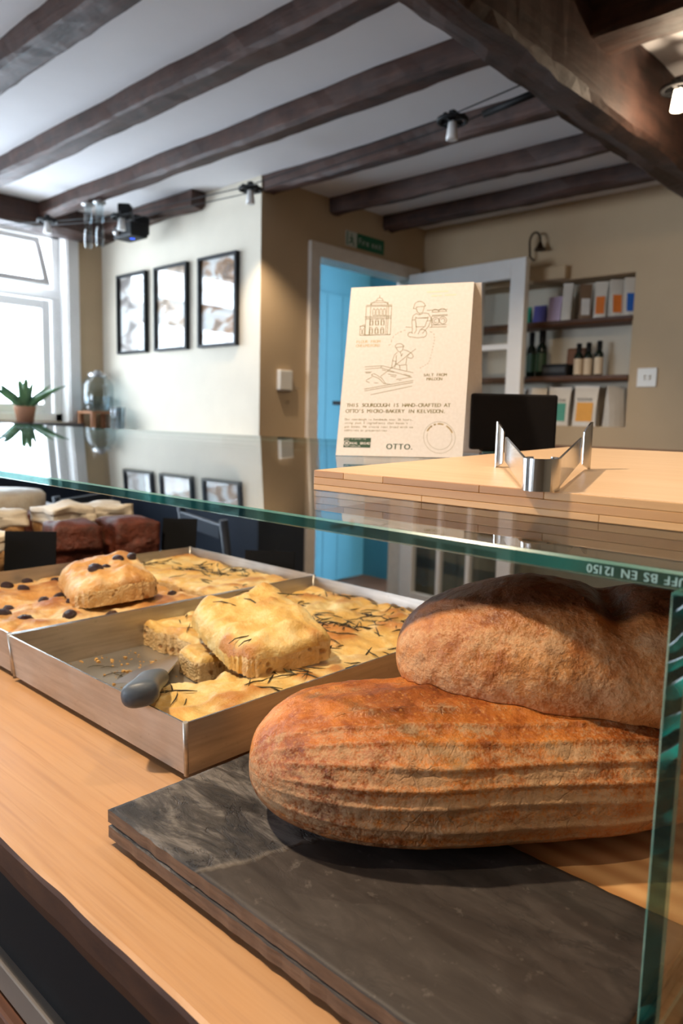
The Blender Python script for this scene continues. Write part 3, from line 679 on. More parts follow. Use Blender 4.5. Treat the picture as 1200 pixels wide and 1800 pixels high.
needles(fa, clusters(250, -.81, -.50, .355, .81, lambda x, y: in_a(x, y) and in_a(x - .012, y) and in_a(x, y - .012), 5), lambda x, y: ZF + Ha(x, y)[0], ca)
# loose slab lying on top
def top_slab(name, cx, cy, z, lx, ly, h, rz, tilt, seed, mats, label, dents, amp=.0065, blist=.55):
    o, Hs = heightslab(name, -lx / 2, lx / 2, -ly / 2, ly / 2, lambda x, y: (abs(x) / (lx / 2)) ** 5 + (abs(y) / (ly / 2)) ** 5 < 1 + .25 * mn.noise(Vector((x * 40, y * 40, seed))), 0, h, amp, seed, mats, .0025, .008, None, .010, dents, blist,
                       lambda x, y: 1 - .42 * min(1, max(0, (-x / (lx / 2))) ** 6 + max(0, -y / (ly / 2)) ** 6) - .12 * min(1, max(0, x / (lx / 2)) ** 8 + max(0, y / (ly / 2)) ** 8))
    # the baked rim of the slab is crust: only the two cut faces show crumb
    me = o.data
    for p in me.polygons:
        if p.material_index == 1 and (p.center.y < -ly / 2 + .012 and p.center.x < lx * .40 or p.center.x < -lx / 2 + .01) : p.material_index = 0
    o.location = (cx, cy, z); o.rotation_euler = (tilt[0], tilt[1], rz); tag(o, label, 'focaccia'); return o, Hs
sa, Hs = top_slab('focaccia_slab', -.632, .545, HC - .2530, .168, .118, .030, math.radians(-15), (math.radians(4), math.radians(8), 0), 11.3, FM, 'thick cut slab of focaccia laid on top of the rosemary focaccia',
                  [(.055, .01, .012, .008), (-.055, .035, .016, .009), (-.075, -.03, .012, .008), (-.01, -.02, .025, -.006), (.02, .045, .012, .004)])
rnd = random.Random(3)
for (x, y) in ((-.04, -.025), (-.055, .01), (-.03, .045), (.05, -.045), (.062, -.04), (-.02, .0)):
    o = bpy.data.objects.new('rosemary_needle', NEED[5]); C.objects.link(o); o.parent = sa; o.location = (x, y, Hs(x, y)[0]); o.rotation_euler = (0, 0, rnd.uniform(0, 3)); o.scale = [1.2] * 3
# lower cut piece beside the slab leaning against the focaccia
lp, _ = heightslab('focaccia_offcut', -.028, .028, -.019, .019, lambda x, y: (abs(x) / .028) ** 5 + (abs(y) / .019) ** 5 < 1, 0, .030, .004, 21.7, FM, .0025, .008)
lp.location = (-.678, .500, ZF + .0005); lp.rotation_euler = (0, 0, math.radians(-12)); tag(lp, 'small torn piece of focaccia beside the knife blade', 'focaccia')

# tray two: olive focaccia (near half) and rosemary focaccia (far half)
fo, Ho = heightslab('olive_focaccia', -1.165, -.8345, .3495, .665, lambda x, y: y < .66 + .006 * mn.noise(Vector((x * 30, 4, 4))), ZF, .0285, .0075, 31.0, FO)
co = recenter(fo); tag(fo, 'olive studded focaccia in the tray beside the dark cakes', 'focaccia')
fr, Hr = heightslab('rosemary_focaccia', -1.165, -.8345, .672, .8285, lambda x, y: True, ZF, .0325, .005, 37.0, FM)
cr_ = recenter(fr); tag(fr, 'smaller rosemary focaccia at the far end of the olive focaccia tray', 'focaccia')
needles(fr, clusters(85, -1.155, -.845, .68, .82, lambda x, y: True, 12), lambda x, y: ZF + Hr(x, y)[0], cr_)
t = NT('black_olive'); n = t.noise(t.coord(), 120, 4); M['olive'] = t.pbr(t.ramp(n, (.3, srgb(26, 14, 16)), (.7, srgb(70, 40, 42))), .22, 0, t.bump(n, .5, .002))
bm = bmesh.new(); bmesh.ops.create_uvsphere(bm, u_segments=14, v_segments=9, radius=.5)
for vtx in bm.verts: vtx.co += vtx.co.normalized() * .06 * mn.noise(vtx.co * 5)
OL = bm_mesh(bm, 'olive', True); OL.materials.append(M['olive'])
def olives(parent, pts, zf, local, sz=.017):
    rnd = random.Random(len(pts))
    for (x, y) in pts:
        o = bpy.data.objects.new('olive', OL); C.objects.link(o); o.parent = parent; s_ = sz * rnd.uniform(.85, 1.15)
        o.scale = (s_ * 1.25, s_ * .95, s_ * .8); o.location = Vector((x, y, zf(x, y) - s_ * .04)) - local; o.rotation_euler = (rnd.uniform(-.4, .4), rnd.uniform(-.4, .4), rnd.uniform(0, 3))
rnd = random.Random(9); op = []
while len(op) < 34:
    p = (rnd.uniform(-1.15, -.85), rnd.uniform(.362, .65))
    if all((p[0] - q[0]) ** 2 + (p[1] - q[1]) ** 2 > .034 ** 2 for q in op): op.append(p)
olives(fo, op, lambda x, y: ZF + Ho(x, y)[0], co)
so, Hso = top_slab('focaccia_slab', -.985, .553, HC - .2575, .156, .118, .030, math.radians(-17), (math.radians(4), math.radians(3), 0), 47.0, FO, 'cut slab of olive focaccia on top of the olive focaccia', [(.05, .02, .018, .010), (-.05, .03, .022, .008), (-.02, -.04, .02, .004), (0, .0, .012, -.008)], .006, .35)
olives(so, [(-.012, .022), (.008, .0), (.022, -.018), (-.02, .044)], lambda x, y: Hso(x, y)[0], Vector((0, 0, 0)), .018)
# crumbs on the bare tray floor
M['crumb'] = plain('bread_crumbs', srgb(206, 160, 96), .8, var=.3)
bm = bmesh.new(); rnd = random.Random(4)
for _ in range(170):
    x, y = rnd.uniform(-.815, -.60), rnd.uniform(.352, .49); s_ = rnd.choice((.0006, .0008, .0012, .0020))
    vs = add_box(bm, x - s_, x + s_, y - s_ * .8, y + s_ * .8, TZ0 + .0017, TZ0 + .0017 + s_ * 1.2)
    for v_ in vs: v_.co.x += rnd.uniform(-.4, .4) * s_; v_.co.y += rnd.uniform(-.4, .4) * s_
o = obj('crumbs', bm_mesh(bm), M['crumb']); o['kind'] = 'stuff'; tag(o, 'scattered crumbs on the bare tray floor beside the knife', 'crumbs')
ndl = tag(bpy.data.objects.new('rosemary_sprig', None), 'loose baked rosemary needles on the bare floor of the nearer tray', 'rosemary'); C.objects.link(ndl); ndl.location = (-.73, .42, TZ0 + .002)
for _ in range(12):
    o = bpy.data.objects.new('rosemary_needle', random.choice(NEED)); C.objects.link(o); o.parent = ndl; o.location = (random.gauss(0, .04), random.gauss(0, .02), .0002); o.rotation_euler = (0, 0, random.uniform(0, 6)); o.scale = [.8] * 3

# ================================================================== knife
kn = thing('kitchen_knife', 'small knife with a grey-blue plastic handle propped on the tray rim', 'knife')
t = NT('grey_blue_plastic'); n = t.noise(t.coord(), 400, 2); M['khandle'] = t.pbr(srgb(78, 88, 100), .45, 0, t.bump(n, .15, .0005))
# handle along +x, cross section oval, thicker at the butt
vs = []; fs = []; N = 28; prof = [(0, .002, .002), (.002, .0105, .0070), (.006, .0135, .0088), (.014, .0142, .0095), (.035, .0122, .0092), (.06, .0115, .0088), (.085, .0125, .0085), (.098, .0138, .0075), (.104, .0115, .0055), (.106, .003, .002)]
for x, a, b in [(q[0], q[1] * 1.15, q[2] * 1.25) for q in prof]:
    for k_ in range(N):
        an = 2 * math.pi * k_ / N; ca_, sa_ = math.cos(an), math.sin(an)
        vs.append((x, b * math.copysign(abs(ca_) ** .8, ca_), a * math.copysign(abs(sa_) ** .8, sa_)))
for i in range(len(prof) - 1):
    for k_ in range(N): fs.append((i * N + k_, i * N + (k_ + 1) % N, (i + 1) * N + (k_ + 1) % N, (i + 1) * N + k_))
fs += [tuple(range(N))[::-1], tuple((len(prof) - 1) * N + k_ for k_ in range(N))]
pydata('handle', vs, fs, M['khandle'], kn, True)
# blade: heel at the handle, tapers to the tip, edge along -z
ol = [(.095, .012), (.22, .014), (.268, .010), (.282, .000), (.245, -.020), (.19, -.036), (.130, -.044), (.118, -.038), (.095, -.014)]
vs = [(x, .0009 if z > -.004 else .0002, z) for x, z in ol] + [(x, -.0009 if z > -.004 else -.0002, z) for x, z in ol]; n_ = len(ol)
fs = [tuple(range(n_)), tuple(range(n_, 2 * n_))[::-1]] + [(i, i + n_, (i + 1) % n_ + n_, (i + 1) % n_) for i in range(n_)]
pydata('blade', vs, fs, plain('knife_steel', (.62, .62, .63), .30, 1), kn)
# butt rests on the near rim, tip down on the tray floor
pb = Vector((-.535, .328, TZ1 + .013)); pt = Vector((-.752, .508, TZ0 + .004)); d = (pt - pb).normalized()
roll = math.radians(80); zax = Vector((0, 0, 1)); yax = zax.cross(d).normalized(); zax = d.cross(yax)
y2 = yax * math.cos(roll) + zax * math.sin(roll); z2 = d.cross(y2)
kn.matrix_basis = Matrix(((d.x, y2.x, z2.x, pb.x), (d.y, y2.y, z2.y, pb.y), (d.z, y2.z, z2.z, pb.z), (0, 0, 0, 1)))

# ================================================================== cakes and price cards
t = NT('chocolate_sponge'); v = t.coord(); n = t.noise(v, 60, 5, .7); n2 = t.noise(v, 14, 3); M['choc'] = t.pbr(t.ramp(t.mix(.5, n, n2), (.3, srgb(46, 18, 12)), (.7, srgb(128, 62, 42))), .5, 0, t.bump(n, .9, .006))
t = NT('carrot_sponge'); v = t.coord(); n = t.noise(v, 70, 5, .7); M['sponge'] = t.pbr(t.ramp(n, (.3, srgb(150, 96, 54)), (.7, srgb(214, 168, 112))), .7, 0, t.bump(n, .8, .005))
t = NT('cream_frosting'); v = t.coord(); n = t.noise(v, 30, 4, .6); M['frost'] = t.pbr(t.ramp(n, (.3, srgb(226, 208, 184)), (.7, srgb(246, 236, 222))), .5, 0, t.bump(n, .6, .006))
cb = box('cake_board', M['black'], -1.95, -1.195, .36, .866, PZ + .0005, PZ + .012, bevel=.003)
tag(cb, 'dark cake board behind the baking trays carrying the cakes', 'board')
def cake(x, y, lx, ly, h, rz, seed, top, body, label, frost=False, crumbs=0):
    th = thing('cake_slice', label, 'cake', (x, y, PZ + .0126), rz, 'cake slices behind the trays')
    bm = bmesh.new(); nx_, nz_ = 14, 8
    def lump(nm, x0, x1, y0, y1, z0, z1, m, amp, sd):
        b_ = bmesh.new(); add_box(b_, x0, x1, y0, y1, z0, z1); bmesh.ops.subdivide_edges(b_, edges=b_.edges[:], cuts=9, use_grid_fill=True)
        for v_ in b_.verts:
            q = v_.co * 30 + Vector((sd, sd, sd)); c_ = Vector(((x0 + x1) / 2, (y0 + y1) / 2, (z0 + z1) / 2)); e_ = v_.co - c_
            ex, ey = abs(e_.x) / ((x1 - x0) / 2), abs(e_.y) / ((y1 - y0) / 2)
            if v_.co.z > z0 + 1e-5:
                v_.co += Vector((mn.noise(q), mn.noise(q + Vector((7, 0, 0))), .8 * mn.noise(q * .7 + Vector((0, 9, 0))))) * amp
                if e_.z > 0: v_.co.z -= (z1 - z0) * .10 * max(ex, ey) ** 4
        return obj(nm, bm_mesh(b_, nm, True), m, th)
    bm.free()
    hb = h - (.016 if frost else 0)
    lump('sponge', -lx / 2, lx / 2, -ly / 2, ly / 2, 0, hb, body, .007, seed)
    if frost: lump('frosting', -lx / 2 - .002, lx / 2 + .002, -ly / 2 - .002, ly / 2 + .002, hb - .008, h + .010, top, .011, seed + 3)
    return th
cake(-1.325, .672, .090, .088, .092, math.radians(-10), 1, M['choc'], M['choc'], 'dark chocolate cake slice just right of the wide black price card')
cake(-1.300, .778, .090, .090, .094, math.radians(-6), 5, M['choc'], M['choc'], 'dark chocolate cake slice with flat top, rightmost of the cakes')
cake(-1.445, .715, .085, .085, .097, math.radians(8), 9, M['frost'], M['sponge'], 'frosted cake slice behind the two dark chocolate slices', True)
cake(-1.458, .815, .085, .080, .090, math.radians(-5), 13, M['frost'], M['sponge'], 'cream topped cake slice behind the rightmost chocolate slice', True)
cake(-1.520, .605, .090, .085, .087, math.radians(4), 17, M['frost'], M['sponge'], 'frosted cake slice standing behind the wide black price card', True)
cake(-1.300, .485, .085, .085, .080, math.radians(6), 21, M['frost'], M['sponge'], 'cream frosted cake slice cut by the left picture edge', True)
cake(-1.580, .710, .090, .090, .080, math.radians(0), 25, M['choc'], M['choc'], 'dark cake slice at the back of the cake board', False)
cake(-1.600, .520, .090, .080, .080, math.radians(7), 29, M['frost'], M['sponge'], 'cream frosted cake slice farthest left on the cake board', True)
st = thing('stand_in_cake', 'made-up white round cake on a stand, in place of a bright reflection behind the cakes', 'cake', (-1.79, .71, PZ + .0126))  # added stand-in for a bright shape, guessed to be a window reflection
lathe('stand', M['white'], [(0, 0), (.05, 0), (.045, .008), (.015, .02), (.015, .045), (.13, .055), (.135, .062), (0, .062)], (0, 0, 0), st, 36)
lathe('stand_in_icing', M['frost'], [(.115, .0625), (.12, .07), (.12, .098), (.112, .106), (0, .108)], (0, 0, 0), st, 36)
def price_card(x, y, w_, h, rz, lean, label, z=PZ + .0005):
    th = thing('price_card', label, 'price card', (x, y, z), rz, 'blank black price cards')
    o = box('card', M['blackcard'], -w_ / 2, w_ / 2, -.0012, .0012, .004, h, th, .0005); o.rotation_euler = (lean, 0, 0)
    boxes('stand', M['black'], [(-.015, .015, -.012, .012, 0, .004), (-.004, .004, -.004, -.0015, .003, .02)], th)
    return th
price_card(-1.215, .540, .085, .094, math.radians(47), math.radians(-8), 'blank black price card between the frosted cake and the chocolate slice', PZ + .0126)
price_card(-1.230, .846, .070, .090, math.radians(40), math.radians(-14), 'blank black price card right of the chocolate cake slices', PZ + .0126)
price_card(-.965, .853, .090, .072, math.radians(38), math.radians(-14), 'blank black price card behind the far corner of the trays')
price_card(-1.58, .843, .075, .095, math.radians(40), math.radians(-12), 'blank black price card behind the frosted cakes', PZ + .0126)

# ================================================================== bamboo board on the glass
bo = thing('bamboo_board', 'thick laminated bamboo board lying on the glass top', 'board', (-.3, .8, GZ))
def bamboo(name, a, b, sd):
    t = NT(name); v = t.coord(scale=(.07, 1, 1)); n = t.noise(v, 110, 3); n2 = t.noise(t.coord(scale=(.3, 1, 1)), 8, 2)
    return t.pbr(t.ramp(t.mix(.4, n, n2), (.3, a), (.7, b)), .42, 0, t.bump(n, .1, .0006))
BB = [bamboo('bamboo_a', srgb(196, 148, 94), srgb(222, 178, 122), 0), bamboo('bamboo_b', srgb(182, 132, 80), srgb(208, 160, 104), 1), bamboo('bamboo_c', srgb(170, 120, 70), srgb(196, 146, 92), 2)]
BT = bamboo('bamboo_top', srgb(212, 176, 136), srgb(226, 194, 158), 3)
def bx_left(y): return -.4330 + (y - .4318) * .05
yf, yb_, xr = .4318, .845, -.062
rnd = random.Random(2)
z0 = GZ + .0003
# bottom layer and core: strips along x ; top layer: wide staves
for (za, zb, cnt, mm) in ((z0, z0 + .0045, 5, 0), (z0 + .0046, z0 + .0106, 4, 1), (z0 + .0107, z0 + .0160, 6, 2)):
    for i in range(cnt):
        ya = yf + (yb_ - yf) * i / cnt; yb2 = yf + (yb_ - yf) * (i + 1) / cnt - .0002
        # each strip is made of finger-jointed lengths; only the front one shows its joints
        cuts = [0, 1] if i or mm == 1 else ([0, .09, .20, .43, .56, .80, 1] if mm == 2 else [0, .30, .66, 1])
        for u0, u1 in zip(cuts, cuts[1:]):
            L0, L1 = bx_left(ya), bx_left(yb2)
            poly = [(L0 + (xr - L0) * u0, ya), (L0 + (xr - L0) * u1 - .0001, ya), (L1 + (xr - L1) * u1 - .0001, yb2), (L1 + (xr - L1) * u0, yb2)]
            prism('bamboo_strip', [rnd.choice(BB)], poly, za, zb, bo, .0004)
prism('board_face', BT, [(bx_left(yf) + .0006, yf + .0006), (xr - .0006, yf + .0006), (xr - .0006, yb_ - .0006), (bx_left(yb_) + .0006, yb_ - .0006)], z0 + .0158, z0 + .0163, bo)
for o in bo.children: slope(o)
settle(bo)
BZ = z0 + .0164

# ================================================================== metal cutter on the board
ct = thing('metal_cutter', 'shiny bent metal cutter with two axe shaped ends on the bamboo board', 'cutter')
th_ = .0009
def strip(name, pts, zlo, zhi, m, parent):
    n = len(pts); vs = []; fs = []
    for i, (x, y) in enumerate(pts):
        a = Vector(pts[max(i - 1, 0)]); b = Vector(pts[min(i + 1, n - 1)]); d_ = (b - a).normalized(); nn = Vector((-d_.y, d_.x)) * th_
        lo, hi = zlo[i], zhi[i]
        for s_ in (1, -1): vs += [(x + nn.x * s_, y + nn.y * s_, lo), (x + nn.x * s_, y + nn.y * s_, hi)]
    for i in range(n - 1):
        a, b = i * 4, (i + 1) * 4
        fs += [(a, b, b + 1, a + 1), (a + 2, a + 3, b + 3, b + 2), (a + 1, b + 1, b + 3, a + 3), (a, a + 2, b + 2, b)]
    fs += [(0, 1, 3, 2), ((n - 1) * 4, (n - 1) * 4 + 2, (n - 1) * 4 + 3, (n - 1) * 4 + 1)]
    return pydata(name, vs, fs, m, parent, False)
rc = Vector((-.2285, .4330)); R_ = .0110
fwd = Vector((-.467, .884)); rt = Vector((.884, .467))
def cpt(a, b): p = rc + rt * a + fwd * b; return (p.x, p.y)
ring = [cpt(R_ * math.sin(a), -R_ * math.cos(a)) for a in [math.radians(-148 + 296 * i / 40) for i in range(41)]]
o = strip('ring', ring, [BZ] * 41, [BZ + .0205] * 41, M['chrome'], ct)
for p in o.data.polygons: p.use_smooth = False
def arm(sgn, L, ux):
    S0 = Vector((sgn * R_ * .93, -.002)); E0 = Vector((sgn * ux, L)); n = 16; pts = []; lo = []; hi = []
    for i in range(n + 1):
        s_ = i / n; q = S0.lerp(E0, s_); pts.append(cpt(q.x, q.y)); lo.append(BZ + .0015 + .005 * s_); hi.append(BZ + .0200 + .006 * s_)
    strip('arm', pts, lo, hi, M['chrome'], ct)
    # flared axe blade at the end, curved across the arm
    pts = []; lo = []; hi = []; m_ = 14
    for i in range(m_ + 1):
        s_ = i / m_; q = E0 + Vector((sgn * (.002 + .016 * s_ - .010 * s_ * s_), .010 * s_))
        pts.append(cpt(q.x, q.y)); fl = min(1, .35 + 1.1 * s_ ** .7) ; e_ = 1 - .45 * max(0, s_ - .8) / .2
        lo.append(BZ + .0065 * (1 - fl)); hi.append(BZ + .0262 + .0125 * fl * e_)
    strip('blade', pts, lo, hi, M['chrome'], ct)
arm(-1, .150, .030); arm(1, .150, .030)
for o in ct.children: slope(o)
ct.location = (rc.x, rc.y, BZ); settle(ct)

# ================================================================== tent card poster
PO = Vector((-.6762, .7144, gz(.7144) + .0006)); PSC = .7985
po = thing('tent_card_poster', 'white tent card poster with bakery drawings beside the bamboo board', 'poster', (-.60, .751, gz(.751)))
ex = Vector((.1507, .0732, .0029)).normalized(); up = Vector((-.0328, .0583, .2275)); up = (up - ex * up.dot(ex)).normalized(); nrm = ex.cross(up)
lean = math.asin(math.hypot(up.x, up.y))
PM = Matrix(((ex.x, -nrm.x, up.x, PO.x), (ex.y, -nrm.y, up.y, PO.y), (ex.z, -nrm.z, up.z, PO.z), (0, 0, 0, 1))) @ Matrix.Scale(PSC, 4)   # local x right, y into the card, z up the card
t = NT('cream_card'); n = t.noise(t.coord(), 200, 2); M['card'] = t.pbr(t.ramp(n, (.3, srgb(208, 200, 192)), (.7, srgb(214, 207, 200))), .7)
M['ink'] = plain('olive_ink', srgb(118, 108, 58), .7, var=.1); M['green_ink'] = plain('dark_green_ink', srgb(34, 66, 42), .7, var=.05); M['pale_ink'] = plain('pale_olive_ink', srgb(196, 174, 132), .7)
PW, PH = .2099, .2971
fp = box('front_panel', M['card'], 0, PW, 0, .0012, 0, PH, po); fp.matrix_basis = PM
B2 = PM @ Matrix.Translation((0, .0016, PH)) @ Matrix.Rotation(2 * lean, 4, 'X') @ Matrix.Translation((0, 0, -PH))
o = box('back_panel', M['card'], .002, PW + .012, 0, .0012, .0015, PH - .001, po); o.matrix_basis = B2
# artwork: strokes drawn in picture units of the card, mapped to the card face
src = np.array([(0, 1510), (1062, 1500), (1172, 38), (130, 70)], float); dst = np.array([(0, 0), (PW, 0), (PW, PH), (0, PH)])
A_ = []; 
for (x, y), (u, v_) in zip(src, dst): A_ += [[x, y, 1, 0, 0, 0, -u * x, -u * y], [0, 0, 0, x, y, 1, -v_ * x, -v_ * y]]
hm = np.append(np.linalg.solve(np.array(A_), dst.flatten()), 1).reshape(3, 3)
def P2(x, y): q = hm @ np.array([x, y, 1.]); return q[0] / q[2], q[1] / q[2]
def strokes(name, lines, wd, m):
    vs = []; fs = []
    for ln in lines:
        pts = [Vector(P2(*p)) for p in ln]
        for a, b in zip(pts, pts[1:]):
            d_ = b - a
            if d_.length < 1e-6: continue
            d_.normalize(); nn = Vector((-d_.y, d_.x)) * wd / 2; a2 = a - d_ * wd * .3; b2 = b + d_ * wd * .3; k_ = len(vs)
            vs += [(a2.x + nn.x, -.00015, a2.y + nn.y), (b2.x + nn.x, -.00015, b2.y + nn.y), (b2.x - nn.x, -.00015, b2.y - nn.y), (a2.x - nn.x, -.00015, a2.y - nn.y)]; fs.append((k_ + 3, k_ + 2, k_ + 1, k_))
    o = pydata(name, vs, fs, m, fp); return o
def rect(x0, y0, x1, y1, sk=0): return [(x0, y0), (x1, y0), (x1 - sk, y1), (x0 - sk, y1), (x0, y0)]
def arc(cx, cy, rx, ry, a0, a1, n=14): return [(cx + rx * math.cos(math.radians(a0 + (a1 - a0) * i / n)), cy + ry * math.sin(math.radians(a0 + (a1 - a0) * i / n))) for i in range(n + 1)]
mill = [rect(262, 235, 480, 480, 12), [(258, 235), (485, 232)], [(262, 225), (482, 222)], [(255, 335), (476, 330)], [(252, 346), (474, 341)], [(248, 325), (472, 318)], [(300, 240), (285, 480)], [(440, 240), (428, 476)], [(455, 240), (442, 476)],
        arc(375, 222, 70, 35, 180, 360), arc(378, 190, 28, 28, 180, 360), [(378, 162), (378, 140)], [(300, 222), (300, 205), (450, 203), (450, 222)], rect(208, 405, 248, 485, 3), [(205, 412), (245, 392), (250, 412)], [(215, 425), (235, 480)], [(238, 425), (215, 480)], [(248, 485), (470, 478)]]
for r_ in range(3):
    for c_ in range(4 if r_ == 0 else 3):
        x = (318 + c_ * 30) if r_ == 0 else (296 - r_ * 4 + c_ * 48); y = 255 if r_ == 0 else (345 + (r_ - 1) * 72)
        w_ = 20 if r_ == 0 else 28; h = 58 if r_ == 0 else 52
        mill.append([(x, y + h), (x, y + 14), (x + w_ * .3, y), (x + w_ * .7, y), (x + w_, y + 14), (x + w_, y + h), (x, y + h)])
        if r_: mill.append([(x + 4, y + h - 4), (x + 4, y + 16), (x + w_ - 4, y + 16), (x + w_ - 4, y + h - 4)])
baker = [arc(718, 235, 45, 38, 180, 360), [(672, 236), (664, 258), (690, 262), (690, 245), (764, 240), (768, 232)], [(692, 262), (696, 285), (716, 300), (742, 292), (752, 262), (756, 244)], [(716, 300), (718, 312)], [(690, 300), (662, 318), (652, 372), (656, 440), (650, 468)], [(690, 300), (716, 312), (752, 296), (790, 302), (814, 340), (812, 362)],
         [(652, 358), (682, 352)], [(684, 330), (682, 352), (690, 415)], [(790, 330), (782, 360)], [(812, 362), (778, 364)], [(812, 362), (790, 412), (740, 470)], [(778, 364), (762, 410), (716, 446)], [(682, 355), (690, 440), (672, 472)], [(684, 330), (692, 340), (780, 340), (786, 330)], [(690, 415), (750, 412)],
         [(600, 415), (648, 418)], [(800, 418), (940, 415)], arc(640, 480, 22, 20, 90, 330), arc(740, 470, 36, 34, 230, 450), [(640, 498), (700, 508), (740, 502)], [(715, 450), (705, 475)], [(780, 275), (950, 268)], [(822, 318), (950, 312)], [(820, 326), (950, 320)], [(820, 400), (940, 396)],
         arc(850, 288, 26, 22, 180, 360), arc(910, 282, 30, 22, 180, 360), [(820, 290), (880, 290)], [(880, 286), (945, 284)], arc(852, 365, 28, 30, 0, 360, 20), arc(912, 360, 30, 30, 0, 360, 20), arc(852, 365, 14, 16, 40, 300), arc(912, 360, 15, 16, 200, 420), [(818, 330), (818, 415)], [(700, 340), (775, 336)]]
salt = [arc(545, 580, 34, 24, 170, 370), [(512, 590), (580, 582), (584, 572)], [(518, 592), (530, 616), (550, 628), (572, 612), (578, 584)], [(580, 608), (612, 616), (650, 640), (664, 664), (650, 682), (620, 676), (612, 656), (630, 640)], [(530, 628), (505, 650), (490, 690), (478, 760)], [(520, 690), (505, 760)], [(485, 702), (520, 706)], [(555, 630), (562, 664), (572, 640)],
        [(608, 672), (600, 735), (545, 742), (520, 728)], [(520, 655), (516, 728)], [(548, 742), (550, 775)], [(606, 735), (608, 785)], [(684, 600), (520, 732), (385, 835)], [(250, 755), (395, 745), (660, 802)], [(255, 775), (390, 762), (650, 842)], [(395, 745), (385, 765)], [(310, 818), (330, 812), (395, 850), (430, 898), (412, 895), (370, 852), (310, 830), (310, 818)],
        [(260, 870), (310, 842)], [(262, 876), (290, 890)], [(330, 890), (365, 892)], [(430, 896), (470, 902)], [(245, 945), (660, 868)], [(248, 960), (658, 884)], [(300, 992), (650, 915)], [(250, 800), (310, 798)], [(258, 808), (300, 806)], [(440, 790), (500, 800)], [(450, 815), (520, 825)], [(470, 832), (515, 838)], [(520, 860), (590, 850)], [(540, 868), (560, 866)], [(585, 815), (640, 830)], [(590, 850), (640, 840)], [(400, 780), (430, 786)]]
dots = []
for path in ([(600, 440), (540, 462), (500, 488), (480, 520), (474, 560), (440, 576)], [(800, 452), (835, 470), (842, 520), (825, 600), (808, 670), (790, 720), (750, 745), (710, 768)]):
    for a, b in zip(path, path[1:]):
        n = max(1, int(math.hypot(b[0] - a[0], b[1] - a[1]) / 22))
        for i in range(n): dots.append([(a[0] + (b[0] - a[0]) * (i + .1) / n, a[1] + (b[1] - a[1]) * (i + .1) / n), (a[0] + (b[0] - a[0]) * (i + .6) / n, a[1] + (b[1] - a[1]) * (i + .6) / n)])
strokes('mill_drawing', mill, .00075, M['ink']); strokes('baker_drawing', baker, .00075, M['ink']); strokes('salt_worker_drawing', salt, .00075, M['ink']); strokes('dotted_path', dots, .0005, M['ink'])
strokes('round_stamp', [arc(876, 1338, 130, 130, 0, 360, 48), arc(876, 1338, 102, 100, -20, 200, 30)], .0004, M['ink'])
def cardtext(name, rows, m, pitch, weight=.0):
    lines = []
    for body, x, y, sz in rows:
        u, v_ = P2(x, y); lines.append((body, u, v_, sz))
    o = lettering(name, lines, m, fp, Matrix.Translation((0, -.0002, 0)), pitch, weight); return o
def row(body, xa, xb, y, cap):            # mono line spanning xa..xb
    u0, _ = P2(xa, y); u1, _ = P2(xb, y); return body, xa, y, cap, (u1 - u0) / len(body)
for nm, rows, m, wt in (
    ('headline', [row('THIS SOURDOUGH IS HAND-CRAFTED AT', 90, 968, 1098, .0088), row("OTTO'S MICRO-BAKERY IN KELVEDON.", 86, 930, 1148, .0088)], M['ink'], .00035),
    ('mill_caption', [row('FLOUR FROM', 172, 380, 552, .0068), row('CHELMSFORD', 170, 376, 586, .0068)], M['pale_ink'], .0003),
    ('salt_caption', [row('SALT FROM', 745, 938, 832, .0068), row('MALDON', 772, 900, 866, .0068)], M['ink'], .0003),
    ('small_print', [row('Our sourdough is handmade over 36 hours,', 78, 660, 1212, .0052), row("using just 3 ingredients that haven't", 76, 615, 1242, .0052), row('got bones. We create real bread with no', 74, 656, 1274, .0052), row('additives or preservatives.', 72, 455, 1304, .0052)], M['ink'], 0)):
    for body, xa, y, cap, pit in rows:
        u, v_ = P2(xa, y); o = lettering(nm, [(body, u, v_, cap)], m, fp, Matrix.Translation((0, -.0002, 0)), pit / cap, wt)
lettering('logo_lettering', [('OTTO.', P2(428, 1446)[0], P2(428, 1446)[1], .0132)], M['green_ink'], fp, Matrix.Translation((0, -.0002, 0)), None, .0006)
b0 = P2(66, 1440); b1 = P2(304, 1356); box('badge', M['green_ink'], b0[0], b1[0], -.0003, -.0001, b0[1], b1[1], fp)
wcard = M['card']
lettering('badge_lettering', [('PROUD TO SUPPORT THE', P2(76, 1376)[0], P2(76, 1374)[1], .0028)], wcard, fp, Matrix.Translation((0, -.00035, 0)), .66)
lettering('badge_lettering', [('REAL BREAD', P2(122, 1414)[0], P2(122, 1414)[1], .0058)], wcard, fp, Matrix.Translation((0, -.00035, 0)), .60, .0003)
lettering('badge_lettering', [('CAMPAIGN', P2(122, 1434)[0], P2(122, 1434)[1], .0034)], wcard, fp, Matrix.Translation((0, -.00035, 0)), .66)
o = strokes('badge_emblem', [arc(95, 1406, 24, 24, 0, 360, 20), [(82, 1394), (108, 1418)], [(82, 1418), (108, 1394)], arc(95, 1406, 10, 10, 0, 360, 12)], .0009, wcard); o.location = (0, -.0003, 0)
# the curved words of the stamp and the faint line at the top are too small to read in the photo: short worn marks
strokes('stamp_marks', [arc(876, 1338, 112, 112, a0, a1, 6) for a0, a1 in ((208, 226), (230, 236), (248, 254), (264, 286), (302, 318), (321, 338))], .0026, M['pale_ink'])
strokes('faint_caption', [[(785, 118), (955, 114)], [(820, 152), (865, 150)], [(880, 150), (900, 149)], [(930, 148), (1020, 144)]], .0022, plain('faint_ink', srgb(228, 208, 180), .7))
for ch in po.children: ch.matrix_parent_inverse = po.matrix_basis.inverted()

